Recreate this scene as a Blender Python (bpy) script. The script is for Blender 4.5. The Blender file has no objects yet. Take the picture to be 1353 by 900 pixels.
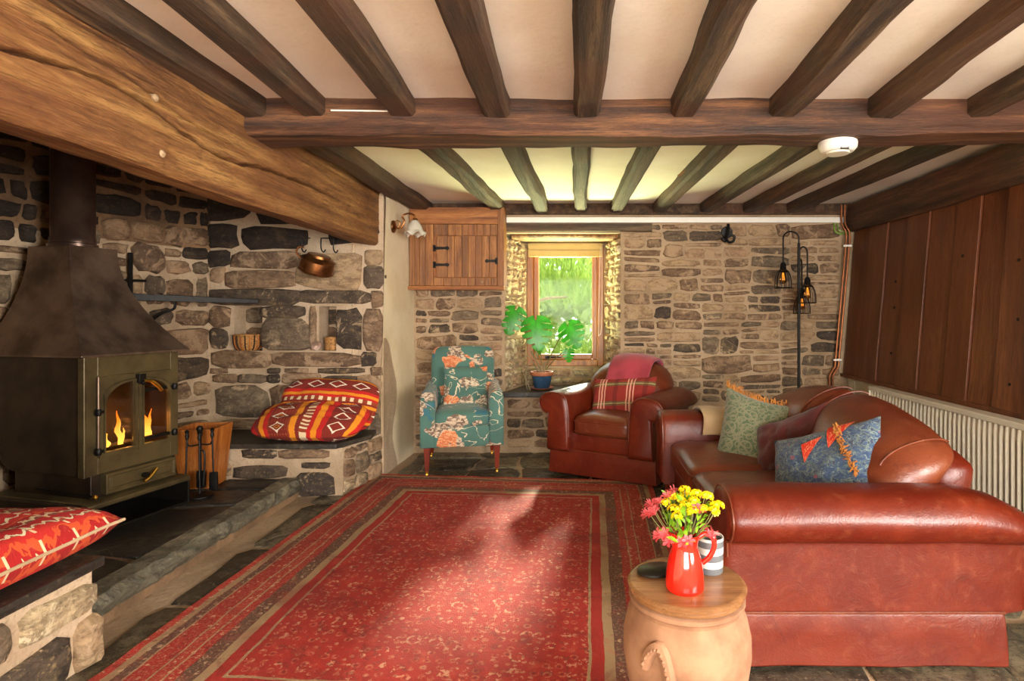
import bpy, bmesh, math, random
from mathutils import Vector, Matrix, noise as mnoise

# ------------------------------------------------------------------ camera, world, sun, exposure
sc = bpy.context.scene
COL = sc.collection
EYE = 1.25                      # eye height in metres
cam_data = bpy.data.cameras.new('camera')
cam = bpy.data.objects.new('camera', cam_data)
COL.objects.link(cam)
cam.location = (0, 0, EYE)
cam.rotation_euler = (math.radians(90), 0, 0)
cam_data.sensor_width = 36.0
cam_data.lens = 750 / 1353 * 36
cam_data.shift_x = -88.5 / 1353
cam_data.shift_y = -35.0 / 1353
cam_data.clip_start = 0.05
sc.camera = cam

sc.view_settings.view_transform = 'Standard'
sc.view_settings.look = 'None'
sc.view_settings.gamma = 1.0
sc.view_settings.use_curve_mapping = False
sc.view_settings.exposure = 0.7
sc.cycles.use_denoising = True
sc.cycles.max_bounces = 10
sc.cycles.diffuse_bounces = 6
sc.cycles.sample_clamp_indirect = 6.0
sc.cycles.caustics_reflective = False
sc.cycles.caustics_refractive = False

world = bpy.data.worlds.new('world')
sc.world = world
world.use_nodes = True
bg = world.node_tree.nodes['Background']
bg.inputs['Color'].default_value = (0.86, 0.93, 1.0, 1)
bg.inputs['Strength'].default_value = 2.6

def add_light(name, kind, loc, target, energy, color, **kw):
    d = bpy.data.lights.new(name, kind)
    d.energy = energy
    d.color = color
    for k, v in kw.items():
        setattr(d, k, v)
    o = bpy.data.objects.new(name, d)
    COL.objects.link(o)
    o.location = loc
    o.rotation_euler = (Vector(target) - Vector(loc)).to_track_quat('-Z', 'Y').to_euler()
    return o

# low sun shining in through the far window on to the rug
add_light('sun', 'SUN', (0.1, 9.0, 3.5), (-0.16, 6.35, 2.18), 8.0, (1.0, 0.9, 0.72), angle=math.radians(4))
# daylight of the two windows behind the camera
add_light('daylight_front', 'AREA', (0.4, -3.45, 1.35), (0.0, 3.0, 1.25), 205, (1.0, 0.96, 0.91), shape='RECTANGLE', size=2.9, size_y=1.6)
add_light('daylight_side', 'AREA', (2.75, -0.6, 1.4), (-2.5, 3.2, 0.9), 185, (1.0, 0.95, 0.87), shape='RECTANGLE', size=1.6, size_y=1.3)
add_light('garden_bounce_lamp', 'AREA', (-0.05, 6.40, 0.30), (-0.35, 4.3, 2.2), 760, (1.0, 0.96, 0.50), shape='RECTANGLE', size=3.0, size_y=0.8)  # unseen lamp added low outside the far window, standing for lawn bounce

# ------------------------------------------------------------------ helpers
R = math.radians
PI = math.pi

def C(hexs, k=1.0):
    h = hexs.lstrip('#')
    out = []
    for i in (0, 2, 4):
        c = int(h[i:i+2], 16) / 255
        c = c / 12.92 if c <= 0.04045 else ((c + 0.055) / 1.055) ** 2.4
        out.append(min(1, c * k))
    return (out[0], out[1], out[2], 1)

def nz(x, y=0.0, z=0.0, s=1.0):
    return mnoise.noise(Vector((x * s, y * s, z * s)))

class T:
    """small wrapper around a material node tree"""
    def __init__(self, name):
        self.m = bpy.data.materials.new(name)
        self.m.use_nodes = True
        self.nt = self.m.node_tree
        self.nt.nodes.clear()
        self.out = self.nt.nodes.new('ShaderNodeOutputMaterial')
        self.b = self.nt.nodes.new('ShaderNodeBsdfPrincipled')
        self.nt.links.new(self.b.outputs[0], self.out.inputs[0])
    def lk(self, sock, v):
        if isinstance(v, bpy.types.NodeSocket):
            self.nt.links.new(v, sock)
        elif v is not None:
            sock.default_value = v
    def coord(self, kind='Object'):
        return self.nt.nodes.new('ShaderNodeTexCoord').outputs[kind]
    def mapv(self, vec, scale=(1, 1, 1), loc=(0, 0, 0), rot=(0, 0, 0)):
        n = self.nt.nodes.new('ShaderNodeMapping')
        self.lk(n.inputs['Vector'], vec)
        n.inputs['Scale'].default_value = scale
        n.inputs['Location'].default_value = loc
        n.inputs['Rotation'].default_value = rot
        return n.outputs[0]
    def sep(self, vec):
        n = self.nt.nodes.new('ShaderNodeSeparateXYZ')
        self.lk(n.inputs[0], vec)
        return n.outputs[0], n.outputs[1], n.outputs[2]
    def comb(self, x=0.0, y=0.0, z=0.0):
        n = self.nt.nodes.new('ShaderNodeCombineXYZ')
        for i, v in enumerate((x, y, z)):
            self.lk(n.inputs[i], v)
        return n.outputs[0]
    def math(self, op, a, b=None, c=None, clamp=False):
        n = self.nt.nodes.new('ShaderNodeMath')
        n.operation = op
        n.use_clamp = clamp
        for i, v in enumerate((a, b, c)):
            if v is not None:
                self.lk(n.inputs[i], v)
        return n.outputs[0]
    def noise(self, scale, detail=4.0, rough=0.6, vec=None, dist=0.0, color=False):
        n = self.nt.nodes.new('ShaderNodeTexNoise')
        self.lk(n.inputs['Vector'], vec)
        n.inputs['Scale'].default_value = scale
        n.inputs['Detail'].default_value = detail
        n.inputs['Roughness'].default_value = rough
        n.inputs['Distortion'].default_value = dist
        return n.outputs['Color' if color else 'Fac']
    def voro(self, scale, vec=None, out='Distance', feature='F1', rnd=1.0):
        n = self.nt.nodes.new('ShaderNodeTexVoronoi')
        n.feature = feature
        self.lk(n.inputs['Vector'], vec)
        n.inputs['Scale'].default_value = scale
        n.inputs['Randomness'].default_value = rnd
        return n.outputs[out]
    def ramp(self, fac, stops, interp='LINEAR'):
        n = self.nt.nodes.new('ShaderNodeValToRGB')
        self.lk(n.inputs[0], fac)
        cr = n.color_ramp
        cr.interpolation = interp
        while len(cr.elements) < len(stops):
            cr.elements.new(0.5)
        for e, (p, c) in zip(cr.elements, stops):
            e.position = p
            e.color = c if not isinstance(c, (int, float)) else (c, c, c, 1)
        return n.outputs[0]
    def mix(self, fac, a, b, blend='MIX'):
        n = self.nt.nodes.new('ShaderNodeMix')
        n.data_type = 'RGBA'
        n.blend_type = blend
        self.lk(n.inputs[0], fac)
        self.lk(n.inputs[6], a)
        self.lk(n.inputs[7], b)
        return n.outputs[2]
    def step(self, v, lo, hi=None):
        """1 where lo < v (< hi)"""
        a = self.math('GREATER_THAN', v, lo)
        if hi is None:
            return a
        return self.math('MULTIPLY', a, self.math('LESS_THAN', v, hi))
    def smooth(self, v, lo, hi):
        n = self.nt.nodes.new('ShaderNodeMapRange')
        n.interpolation_type = 'SMOOTHSTEP'
        self.lk(n.inputs[0], v)
        n.inputs[1].default_value = lo
        n.inputs[2].default_value = hi
        return n.outputs[0]
    def rnd(self):
        return self.nt.nodes.new('ShaderNodeObjectInfo').outputs['Random']
    def bump(self, h, strength=0.3, dist=0.01, normal=None):
        n = self.nt.nodes.new('ShaderNodeBump')
        n.inputs['Strength'].default_value = strength
        n.inputs['Distance'].default_value = dist
        self.lk(n.inputs['Height'], h)
        if normal is not None:
            self.lk(n.inputs['Normal'], normal)
        return n.outputs[0]
    def done(self, color=None, rough=None, metal=None, normal=None, **kw):
        b = self.b.inputs
        self.lk(b['Base Color'], color)
        self.lk(b['Roughness'], rough)
        self.lk(b['Metallic'], metal)
        if normal is not None:
            self.lk(b['Normal'], normal)
        for k, v in kw.items():
            self.lk(b[k.replace('_', ' ')], v)
        return self.m

class MB:
    """collects vertices and faces; build() links them as one mesh object"""
    def __init__(self):
        self.v = []; self.f = []; self.uv = {}
    def add(self, vs, fs, uvs=None):
        o = len(self.v)
        self.v.extend([tuple(p) for p in vs])
        if uvs:
            for i, q in enumerate(uvs):
                self.uv[o + i] = q
        self.f.extend([tuple(o + i for i in f) for f in fs])
        return o
    def box(self, x0, x1, y0, y1, z0, z1):
        vs = [(x, y, z) for z in (z0, z1) for y in (y0, y1) for x in (x0, x1)]
        self.add(vs, [(0, 2, 3, 1), (4, 5, 7, 6), (0, 1, 5, 4), (2, 6, 7, 3), (0, 4, 6, 2), (1, 3, 7, 5)])
        return self
    def rings(self, rings, caps=(True, True), closed=True):
        n = len(rings[0])
        vs = [p for r in rings for p in r]
        fs = []
        m = n if closed else n - 1
        for i in range(len(rings) - 1):
            for j in range(m):
                k = (j + 1) % n
                fs.append((i * n + j, i * n + k, (i + 1) * n + k, (i + 1) * n + j))
        if closed and caps[0]:
            fs.append(tuple(reversed(range(n))))
        if closed and caps[1]:
            fs.append(tuple((len(rings) - 1) * n + j for j in range(n)))
        uvs = [(j / max(1, n - 1), i / max(1, len(rings) - 1)) for i in range(len(rings)) for j in range(n)]
        self.add(vs, fs, uvs)
        return self
    def tube(self, pts, r, n=8, closed=False, caps=(True, True)):
        pts = [Vector(p) for p in pts]
        rings = []
        up = None
        N = len(pts)
        for i, p in enumerate(pts):
            if closed:
                d = pts[(i + 1) % N] - pts[i - 1]
            else:
                d = pts[min(i + 1, N - 1)] - pts[max(i - 1, 0)]
            d = d.normalized() if d.length > 1e-9 else Vector((0, 0, 1))
            if up is None:
                up = Vector((0, 0, 1)) if abs(d.z) < 0.9 else Vector((1, 0, 0))
            a = d.cross(up)
            a = a.normalized() if a.length > 1e-6 else Vector((1, 0, 0))
            b = a.cross(d).normalized()
            up = b
            rr = r[i] if isinstance(r, (list, tuple)) else r
            rings.append([p + a * (rr * math.cos(2 * PI * k / n)) + b * (rr * math.sin(2 * PI * k / n)) for k in range(n)])
        if closed:
            rings.append(rings[0])
            return self.rings(rings, (False, False))
        return self.rings(rings, caps)
    def lathe(self, prof, c=(0, 0, 0), n=24, caps=(True, True)):
        rings = [[(c[0] + r * math.cos(2 * PI * k / n), c[1] + r * math.sin(2 * PI * k / n), c[2] + z) for k in range(n)] for r, z in prof]
        return self.rings(rings, caps)
    def prism(self, poly, fn, d0, d1):
        """poly of (a, b); fn(a, b, d) -> point; extruded from d0 to d1"""
        return self.rings([[fn(a, b, d0) for a, b in poly], [fn(a, b, d1) for a, b in poly]])
    def grid(self, fn, ns, nt, uv=True):
        vs = []; uvs = []
        for j in range(nt + 1):
            for i in range(ns + 1):
                s, t = i / ns, j / nt
                vs.append(fn(s, t)); uvs.append((s, t))
        fs = [(j * (ns + 1) + i, j * (ns + 1) + i + 1, (j + 1) * (ns + 1) + i + 1, (j + 1) * (ns + 1) + i)
              for j in range(nt) for i in range(ns)]
        self.add(vs, fs, uvs if uv else None)
        return self
    def rbox(self, w, d, h, r, c=(0, 0, 0), n=8, fn=None):
        """rounded box centred on c; fn(p) deforms each vertex"""
        hw, hd, hh = w / 2, d / 2, h / 2
        bm = bmesh.new()
        bmesh.ops.create_cube(bm, size=2)
        bmesh.ops.subdivide_edges(bm, edges=bm.edges[:], cuts=n, use_grid_fill=True)
        vs = []
        bm.verts.index_update()
        for v in bm.verts:
            p = [v.co.x * 1.0, v.co.y * 1.0, v.co.z * 1.0]
            # move samples towards the edges so that the rounding is well covered
            q = [math.copysign(abs(a) ** 0.72, a) for a in p]
            P = Vector((q[0] * hw, q[1] * hd, q[2] * hh))
            rr = min(r, hw, hd, hh)
            inn = Vector((max(-hw + rr, min(hw - rr, P.x)), max(-hd + rr, min(hd - rr, P.y)), max(-hh + rr, min(hh - rr, P.z))))
            dv = P - inn
            if dv.length > 1e-9:
                P = inn + dv.normalized() * rr
            if fn:
                P = Vector(fn(P))
            vs.append((P.x + c[0], P.y + c[1], P.z + c[2]))
        fs = [tuple(v.index for v in f.verts) for f in bm.faces]
        uvs = [((v.co.x + 1) / 2, (v.co.z + 1) / 2) for v in bm.verts]
        bm.free()
        self.add(vs, fs, uvs)
        return self
    def build(self, name, mat, parent=None, loc=None, rot=(0, 0, 0), smooth=True, bevel=0.0, seg=2,
              label=None, cat=None, group=None, kind=None, sub=0, auto=40, solid=0.0):
        me = bpy.data.meshes.new(name)
        vs = self.v
        if loc is None and parent is None and vs:      # origin at the base centre of the thing
            xs = [p[0] for p in vs]; ys = [p[1] for p in vs]; zs = [p[2] for p in vs]
            loc = ((min(xs) + max(xs)) / 2, (min(ys) + max(ys)) / 2, min(zs))
            vs = [(p[0] - loc[0], p[1] - loc[1], p[2] - loc[2]) for p in vs]
        me.from_pydata(vs, [], self.f)
        if self.uv:
            ul = me.uv_layers.new(name='UVMap')
            for lp in me.loops:
                ul.data[lp.index].uv = self.uv.get(lp.vertex_index, (0, 0))
        me.materials.append(mat)
        bm = bmesh.new(); bm.from_mesh(me)
        bmesh.ops.recalc_face_normals(bm, faces=bm.faces[:])
        bm.to_mesh(me); bm.free()
        if smooth:
            me.polygons.foreach_set('use_smooth', [True] * len(me.polygons))
            try:
                me.set_sharp_from_angle(angle=R(auto))
            except Exception:
                pass
        o = bpy.data.objects.new(name, me)
        COL.objects.link(o)
        if parent is not None:
            o.parent = parent
        o.location = loc or (0, 0, 0)
        o.rotation_euler = rot
        if bevel:
            m = o.modifiers.new('bevel', 'BEVEL'); m.width = bevel; m.segments = seg; m.limit_method = 'ANGLE'; m.angle_limit = R(35)
        if solid:
            m = o.modifiers.new('solid', 'SOLIDIFY'); m.thickness = solid; m.offset = 0
        if sub:
            m = o.modifiers.new('sub', 'SUBSURF'); m.levels = sub; m.render_levels = sub
        tag(o, label, cat, group, kind)
        return o

def tag(o, label=None, cat=None, group=None, kind=None):
    if label: o['label'] = label
    if cat: o['category'] = cat
    if group: o['group'] = group
    if kind: o['kind'] = kind
    return o

def thing(name, loc, rz, label, cat, group=None, kind=None):
    o = bpy.data.objects.new(name, None)
    o.empty_display_size = 0.1
    COL.objects.link(o)
    o.location = loc
    o.rotation_euler = (0, 0, rz)
    return tag(o, label, cat, group, kind)

def dup(root, loc=None, rot=None, label=None, parent=None):
    c = root.copy(); COL.objects.link(c)
    if parent is not None: c.parent = parent
    if loc is not None: c.location = loc
    if rot is not None: c.rotation_euler = rot
    if label: c['label'] = label
    for ch in list(root.children):
        dup(ch, parent=c)
    return c

def bez(pts, n=8):
    """Catmull-Rom through points"""
    P = [Vector(p) for p in pts]
    P = [P[0] * 2 - P[1]] + P + [P[-1] * 2 - P[-2]]
    out = []
    for i in range(1, len(P) - 2):
        a, b, c, d = P[i-1], P[i], P[i+1], P[i+2]
        for k in range(n):
            t = k / n
            out.append(0.5 * ((2*b) + (c-a)*t + (2*a-5*b+4*c-d)*t*t + (3*b-a-3*c+d)*t**3))
    out.append(P[-2])
    return out

# ------------------------------------------------------------------ materials
def m_plaster(name, col, col2, rough=0.9, bump=0.25):
    t = T(name); co = t.coord()
    n = t.noise(2.2, 5, 0.6, co)
    n2 = t.noise(14, 4, 0.6, co)
    n4 = t.noise(60, 5, 0.7, co)
    c = t.mix(t.smooth(n, 0.35, 0.7), C(col), C(col2))
    c = t.mix(t.math('MULTIPLY', t.smooth(n4, 0.5, 0.72), min(0.6, bump * 0.6)), c, t.mix(0.6, C(col2), C('#3a2c20')))
    return t.done(c, rough, normal=t.bump(t.math('ADD', t.math('ADD', n, t.math('MULTIPLY', n2, 0.35)), t.math('MULTIPLY', n4, 0.12)), bump, 0.03))

def m_stone(name, cols, speck='#3a2f26', light='#c9b393', bump=0.7, rough=0.85, smear=0.0, smear_col='#b59a78'):
    t = T(name)
    co = t.coord()
    r = t.rnd()
    off = t.comb(t.math('MULTIPLY', r, 37.0), t.math('MULTIPLY', r, 91.0), t.math('MULTIPLY', r, 17.0))
    vm = t.nt.nodes.new('ShaderNodeVectorMath'); vm.operation = 'ADD'
    t.lk(vm.inputs[0], co); t.lk(vm.inputs[1], off)
    v = vm.outputs[0]
    vs = t.mapv(v, (1, 1, 2.6))
    base = t.ramp(r, [(i / max(1, len(cols) - 1), C(c)) for i, c in enumerate(cols)])
    n1 = t.noise(9, 6, 0.65, vs, 0.6)
    n2 = t.noise(38, 5, 0.7, v)
    n3 = t.noise(5, 4, 0.6, v, 1.2)
    c = t.mix(t.smooth(n1, 0.40, 0.64), base, t.mix(0.7, base, C(speck)))
    c = t.mix(t.math('MULTIPLY', t.smooth(n3, 0.55, 0.72), 0.55), c, C(light))
    c = t.mix(t.smooth(n2, 0.56, 0.68), c, t.mix(0.6, c, C(light)))
    c = t.mix(t.math('MULTIPLY', t.smooth(t.noise(85, 4, 0.75, v), 0.54, 0.64), 0.5), c, C(speck))
    c = t.mix(t.math('MULTIPLY', t.smooth(t.noise(17, 6, 0.75, vs, 0.4), 0.52, 0.60), 0.45), c, t.mix(0.75, base, C(speck)))
    if smear:
        c = t.mix(t.math('MULTIPLY', t.smooth(t.noise(6.5, 6, 0.7, v, 0.8), 0.62 - smear * 0.25, 0.70 - smear * 0.22), 0.9), c, C(smear_col))
    h = t.math('ADD', t.math('MULTIPLY', n1, 0.8), t.math('MULTIPLY', n2, 0.45))
    return t.done(c, rough, normal=t.bump(h, bump, 0.03))

def m_wood(name, dark, mid, light, axis=1, scale=1.0, rough=0.6, bump=0.35, vary=0.3, coat=0.0):
    t = T(name); co = t.coord()
    r = t.rnd()
    sc3 = [24.0 * scale] * 3; sc3[axis] = 1.5 * scale
    off = t.comb(t.math('MULTIPLY', r, 13.0), t.math('MULTIPLY', r, 29.0), t.math('MULTIPLY', r, 7.0))
    vm = t.nt.nodes.new('ShaderNodeVectorMath'); vm.operation = 'ADD'
    t.lk(vm.inputs[0], co); t.lk(vm.inputs[1], off)
    v = t.mapv(vm.outputs[0], tuple(sc3))
    n1 = t.noise(1.0, 6, 0.62, v, 0.15)
    v2 = t.mapv(vm.outputs[0], tuple(a * 4 for a in sc3))
    n2 = t.noise(1.0, 5, 0.7, v2, 0.1)
    n3 = t.noise(2.3 * scale, 4, 0.6, vm.outputs[0], 0.6)
    c = t.ramp(n1, [(0.34, C(dark)), (0.50, C(mid)), (0.64, C(light))])
    c = t.mix(t.math('MULTIPLY', t.smooth(n2, 0.48, 0.66), 0.7), c, C(dark))
    c = t.mix(t.math('MULTIPLY', t.smooth(n3, 0.52, 0.75), 0.6), c, t.mix(0.5, C(dark), c))
    n4 = t.noise(1.0, 4, 0.75, t.mapv(vm.outputs[0], tuple(a * 11 for a in sc3)))
    c = t.mix(t.math('MULTIPLY', t.smooth(n4, 0.50, 0.62), 0.45), c, C(dark))
    c = t.mix(t.math('MULTIPLY', t.smooth(n4, 0.44, 0.36), 0.35), c, C(light))
    n5 = t.noise(1.4, 3, 0.6, vm.outputs[0])
    c = t.mix(t.math('MULTIPLY', t.smooth(n5, 0.45, 0.62), 0.35), c, t.mix(0.5, C(mid), C('#7a3c1c')))
    c = t.mix(t.math('MULTIPLY', r, vary), c, C(dark))
    h = t.math('ADD', t.math('MULTIPLY', n1, 1.0), t.math('ADD', t.math('MULTIPLY', n2, 0.5), t.math('MULTIPLY', n4, 0.35)))
    return t.done(c, rough, normal=t.bump(h, bump, 0.022), Coat_Weight=coat)

def m_leather(name, red, brown, pale, rough=0.36):
    t = T(name); co = t.coord()
    n1 = t.noise(3.0, 6, 0.62, co, 0.6)
    n2 = t.noise(22, 6, 0.7, co, 0.3)
    n3 = t.noise(7, 5, 0.7, co, 1.4)
    vr = t.voro(160, co)
    c = t.mix(t.smooth(n1, 0.38, 0.66), C(red), C(brown))
    c = t.mix(t.math('MULTIPLY', t.smooth(n2, 0.5, 0.80), 0.38), c, C(pale))
    c = t.mix(t.math('MULTIPLY', t.smooth(n3, 0.55, 0.75), 0.55), c, t.mix(0.5, C(red), C('#1c0703')))
    h = t.math('ADD', t.math('MULTIPLY', n3, 0.8), t.math('MULTIPLY', vr, 0.10))
    ro = t.math('MULTIPLY_ADD', n2, 0.25, rough - 0.12)
    return t.done(c, ro, normal=t.bump(h, 0.22, 0.015), Specular_IOR_Level=0.5)

def m_simple(name, col, rough=0.5, metal=0.0, nscale=20, var=0.25, bump=0.05, dark=None, **kw):
    t = T(name); co = t.coord()
    n = t.noise(nscale, 4, 0.6, co)
    d = C(dark) if dark else tuple(x * (1 - var) for x in C(col)[:3]) + (1,)
    c = t.mix(t.smooth(n, 0.35, 0.7), C(col), d)
    return t.done(c, rough, metal, t.bump(n, bump, 0.01), **kw)

def m_fabric(name, col, col2, scale=300, rough=0.95, bump=0.3, wr=0.25):
    t = T(name); co = t.coord()
    n = t.noise(scale, 2, 0.6, co)
    n2 = t.noise(6, 3, 0.5, co)
    c = t.mix(t.smooth(n2, 0.35, 0.7), C(col), C(col2))
    c = t.mix(t.math('MULTIPLY', n, 0.25), c, C(col2))
    return t.done(c, rough, normal=t.bump(t.math('ADD', t.math('MULTIPLY', n, 0.2), n2), bump, 0.01), Sheen_Weight=0.2)

M = {}
M['plaster'] = m_plaster('lime_plaster', '#e9d9b8', '#dcc8a2')
M['ceiling'] = m_plaster('ceiling_plaster', '#efe6da', '#e6dacb', bump=0.18)
M['cream_paint'] = m_simple('cream_paint', '#d8cdb0', 0.5, var=0.08)
M['mortar'] = m_plaster('lime_mortar', '#c6ae91', '#a38b6e', 0.95, 0.9)
M['mortar_back'] = m_plaster('buff_mortar', '#b1987a', '#91795c', 0.95, 0.9)
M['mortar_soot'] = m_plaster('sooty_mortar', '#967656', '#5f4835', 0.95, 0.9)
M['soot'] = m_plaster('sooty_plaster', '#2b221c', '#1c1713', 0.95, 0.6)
M['st_dark'] = m_stone('dark_slate_stone', ['#54473a', '#62503d', '#483c32', '#6d5a46'], '#2a221c', '#a0875f', smear=0.15)
M['st_brown'] = m_stone('brown_stone', ['#86694c', '#7a5f47', '#94775a', '#6d5643'], '#4a372a', '#b89a74', smear=0.45, smear_col='#a98c6d')
M['st_tan'] = m_stone('tan_stone', ['#a68a67', '#b79a74', '#9a7c5c', '#ab8a6b'], '#6a503a', '#c4aa84', smear=0.5, smear_col='#ac9070')
M['st_grey'] = m_stone('grey_stone', ['#7d6b55', '#6f5e4a', '#8a765d', '#635344'], '#453729', '#ab9473', smear=0.25)
M['st_pale'] = m_stone('pale_limestone', ['#b7a07c', '#c2ab86', '#a89170'], '#5c4932', '#dcc9a4', smear=0.3, smear_col='#d8c8a4')
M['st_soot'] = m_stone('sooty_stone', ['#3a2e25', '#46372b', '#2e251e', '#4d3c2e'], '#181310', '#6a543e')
M['slate'] = m_stone('black_slate', ['#2e2a26', '#37322b', '#262320', '#3d3830'], '#161412', '#6d6350', 0.35, 0.42)
M['flag'] = m_stone('floor_slate', ['#3e392f', '#575042', '#6f6652', '#857a63', '#38332c'], '#1f1c19', '#8d7e66', 0.4, 0.26)
M['kerb'] = m_stone('chiselled_kerb_slate', ['#6c6654', '#7a7360'], '#35322a', '#a59c82', 0.9, 0.6)
M['joist'] = m_wood('joist_oak', '#261a13', '#4c3927', '#735b40', 1, rough=0.7, bump=0.6)
M['cross'] = m_wood('cross_beam_oak', '#2a1a11', '#553521', '#8a5c38', 0, rough=0.65, bump=0.6)
M['wall_beam'] = m_wood('wall_plate_oak', '#2a1a11', '#4f3320', '#7a5334', 1, rough=0.6, bump=0.5)
M['lintel_wood'] = m_wood('lintel_oak', '#2e241b', '#5e4a35', '#846a49', 0, rough=0.7)
M['bress'] = m_wood('bressummer_oak', '#5a3519', '#8e5e31', '#b8884c', 1, 0.9, rough=0.6, bump=0.8, vary=0.0)
M['plank'] = m_wood('partition_oak', '#4a2511', '#6d3c1d', '#84502c', 2, 0.35, rough=0.40, bump=0.2, vary=0.4)
M['cupboard'] = m_wood('cupboard_pine', '#5e3717', '#a1652f', '#c08645', 2, 1.0, rough=0.55, vary=0.55)
M['cupboard_h'] = m_wood('cupboard_rail_pine', '#6b3d18', '#a0622c', '#b97a3d', 0, 1.0, rough=0.5, vary=0.1)
M['window_wood'] = m_wood('window_frame_wood', '#7a4716', '#b9752c', '#cf8d40', 2, 0.7, rough=0.4, bump=0.08)
M['bin_wood'] = m_wood('log_bin_pine', '#8a4a18', '#c6742e', '#d98e44', 2, 0.9, rough=0.5, bump=0.12)
M['leg_wood'] = m_wood('mahogany_leg', '#4a160b', '#7c2a14', '#97391c', 2, 1.0, rough=0.3, bump=0.05)
M['lid_wood'] = m_wood('round_lid_wood', '#6a482c', '#8c6440', '#a57c52', 0, 0.8, rough=0.25, bump=0.08)
M['leather'] = m_leather('red_brown_leather', '#581607', '#6b240f', '#8a4a2c')
M['leather_b'] = m_leather('worn_brown_leather', '#5f2715', '#70361e', '#986242', 0.32)
M['iron'] = m_simple('wrought_iron', '#1d1a18', 0.45, 0.6, 60, 0.4, 0.3)
M['black'] = m_simple('black_enamel', '#17140f', 0.35, 0.1, 30, 0.3, 0.05)
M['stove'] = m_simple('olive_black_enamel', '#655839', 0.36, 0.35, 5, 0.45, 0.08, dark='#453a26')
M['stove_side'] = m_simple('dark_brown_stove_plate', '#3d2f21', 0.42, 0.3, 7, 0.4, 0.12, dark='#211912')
M['hood'] = m_simple('bronzed_hood_steel', '#86705e', 0.30, 0.6, 4, 0.4, 0.12, dark='#544236')
M['flue'] = m_simple('bronzed_flue_steel', '#7a6050', 0.30, 0.7, 4, 0.4, 0.05, dark='#54423a')
M['brass'] = m_simple('brass', '#c99a3c', 0.3, 1.0)
M['copper'] = m_simple('copper', '#8a5230', 0.45, 0.8, 12, 0.4, 0.05)
M['copper_pot'] = m_simple('aged_copper', '#a0683a', 0.34, 0.9, 8, 0.5, 0.06, dark='#5f3a20')
M['white'] = m_simple('white_plastic', '#ece8dd', 0.4, var=0.05)
M['radiator'] = m_simple('radiator_enamel', '#e4dcc6', 0.4, var=0.06)
M['terracotta'] = m_simple('pale_terracotta', '#987054', 0.85, 0, 7, 0.3, 0.5, dark='#79533a')
M['basket'] = m_simple('woven_willow', '#b9854a', 0.8, 0, 60, 0.4, 0.4, dark='#7a5228')
M['blue_glaze'] = m_simple('blue_pot_glaze', '#2c4a66', 0.25, 0, 14, 0.35, 0.03)
M['terra_pot'] = m_simple('terracotta_rim', '#a9653f', 0.7, 0, 30, 0.25, 0.1)
M['soil'] = m_simple('potting_soil', '#2a1c12', 0.95, 0, 60, 0.5, 0.8)
M['red_glaze'] = m_simple('red_jug_glaze', '#d31d10', 0.12, 0, 6, 0.12, 0.01, Coat_Weight=0.6)
M['stem'] = m_simple('plant_stem', '#6b6a35', 0.6, 0, 30, 0.3, 0.1)
M['throw'] = m_fabric('rose_red_throw', '#a83a48', '#8c2c38')
M['maroon'] = m_fabric('maroon_velvet', '#5b201c', '#3e1411', 200)
M['beige'] = m_fabric('beige_throw', '#c8ac84', '#b3966f')
M['tassel'] = m_fabric('orange_tassel', '#c9822a', '#8f5418')
M['blind'] = m_fabric('cream_blind', '#cfb878', '#c0a866')
M['glass_frost'] = m_simple('frosted_glass', '#efe6d2', 0.35, 0, 20, 0.08, 0.2, Transmission_Weight=0.35)

def m_leaf(name, a, b, trans=0.35):
    t = T(name); co = t.coord()
    n = t.noise(12, 3, 0.6, co)
    c = t.mix(t.smooth(n, 0.3, 0.7), C(a), C(b))
    t.lk(t.b.inputs['Base Color'], c)
    t.b.inputs['Roughness'].default_value = 0.35
    tr = t.nt.nodes.new('ShaderNodeBsdfTranslucent')
    t.lk(tr.inputs[0], c)
    mx = t.nt.nodes.new('ShaderNodeMixShader')
    mx.inputs[0].default_value = trans
    t.nt.links.new(t.b.outputs[0], mx.inputs[1]); t.nt.links.new(tr.outputs[0], mx.inputs[2])
    t.nt.links.new(mx.outputs[0], t.out.inputs[0])
    return t.m
M['monstera'] = m_leaf('monstera_leaf', '#2f8a18', '#1f6a0e', 0.16)
M['leaf'] = m_leaf('bouquet_leaf', '#8fc02c', '#5c9a1e', 0.3)
M['yellow'] = m_leaf('yellow_petal', '#f7e114', '#e8c80a', 0.3)
M['pink'] = m_leaf('pink_petal', '#ee7a80', '#d9424f', 0.3)
M['garden_leaf'] = m_leaf('garden_leaf', '#a4b85a', '#86a044', 0.62)
M['garden_leaf2'] = m_leaf('pale_garden_leaf', '#c6d090', '#acbe74', 0.62)
M['lawn'] = m_simple('lawn_grass', '#77883e', 0.9, 0, 6, 0.3, 0.3)
M['bark'] = m_simple('tree_bark', '#8a7a5c', 0.9, 0, 20, 0.4, 0.5)

def m_glass(name, tint=(0.95, 1, 0.97, 1), gl=0.8):
    t = T(name)
    tr = t.nt.nodes.new('ShaderNodeBsdfTransparent'); tr.inputs[0].default_value = tint
    g = t.nt.nodes.new('ShaderNodeBsdfGlossy'); g.inputs['Roughness'].default_value = 0.03
    fr = t.nt.nodes.new('ShaderNodeFresnel'); fr.inputs[0].default_value = 1.45
    mx = t.nt.nodes.new('ShaderNodeMixShader')
    t.nt.links.new(t.math('MULTIPLY', fr.outputs[0], gl), mx.inputs[0])
    t.nt.links.new(tr.outputs[0], mx.inputs[1]); t.nt.links.new(g.outputs[0], mx.inputs[2])
    t.nt.links.new(mx.outputs[0], t.out.inputs[0])
    return t.m
M['glass'] = m_glass('window_glass', gl=0.12)
M['stove_glass'] = m_glass('sooty_stove_glass', (0.80, 0.70, 0.58, 1))
M['bulb'] = m_glass('amber_bulb_glass', (1.0, 0.72, 0.38, 1))

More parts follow.
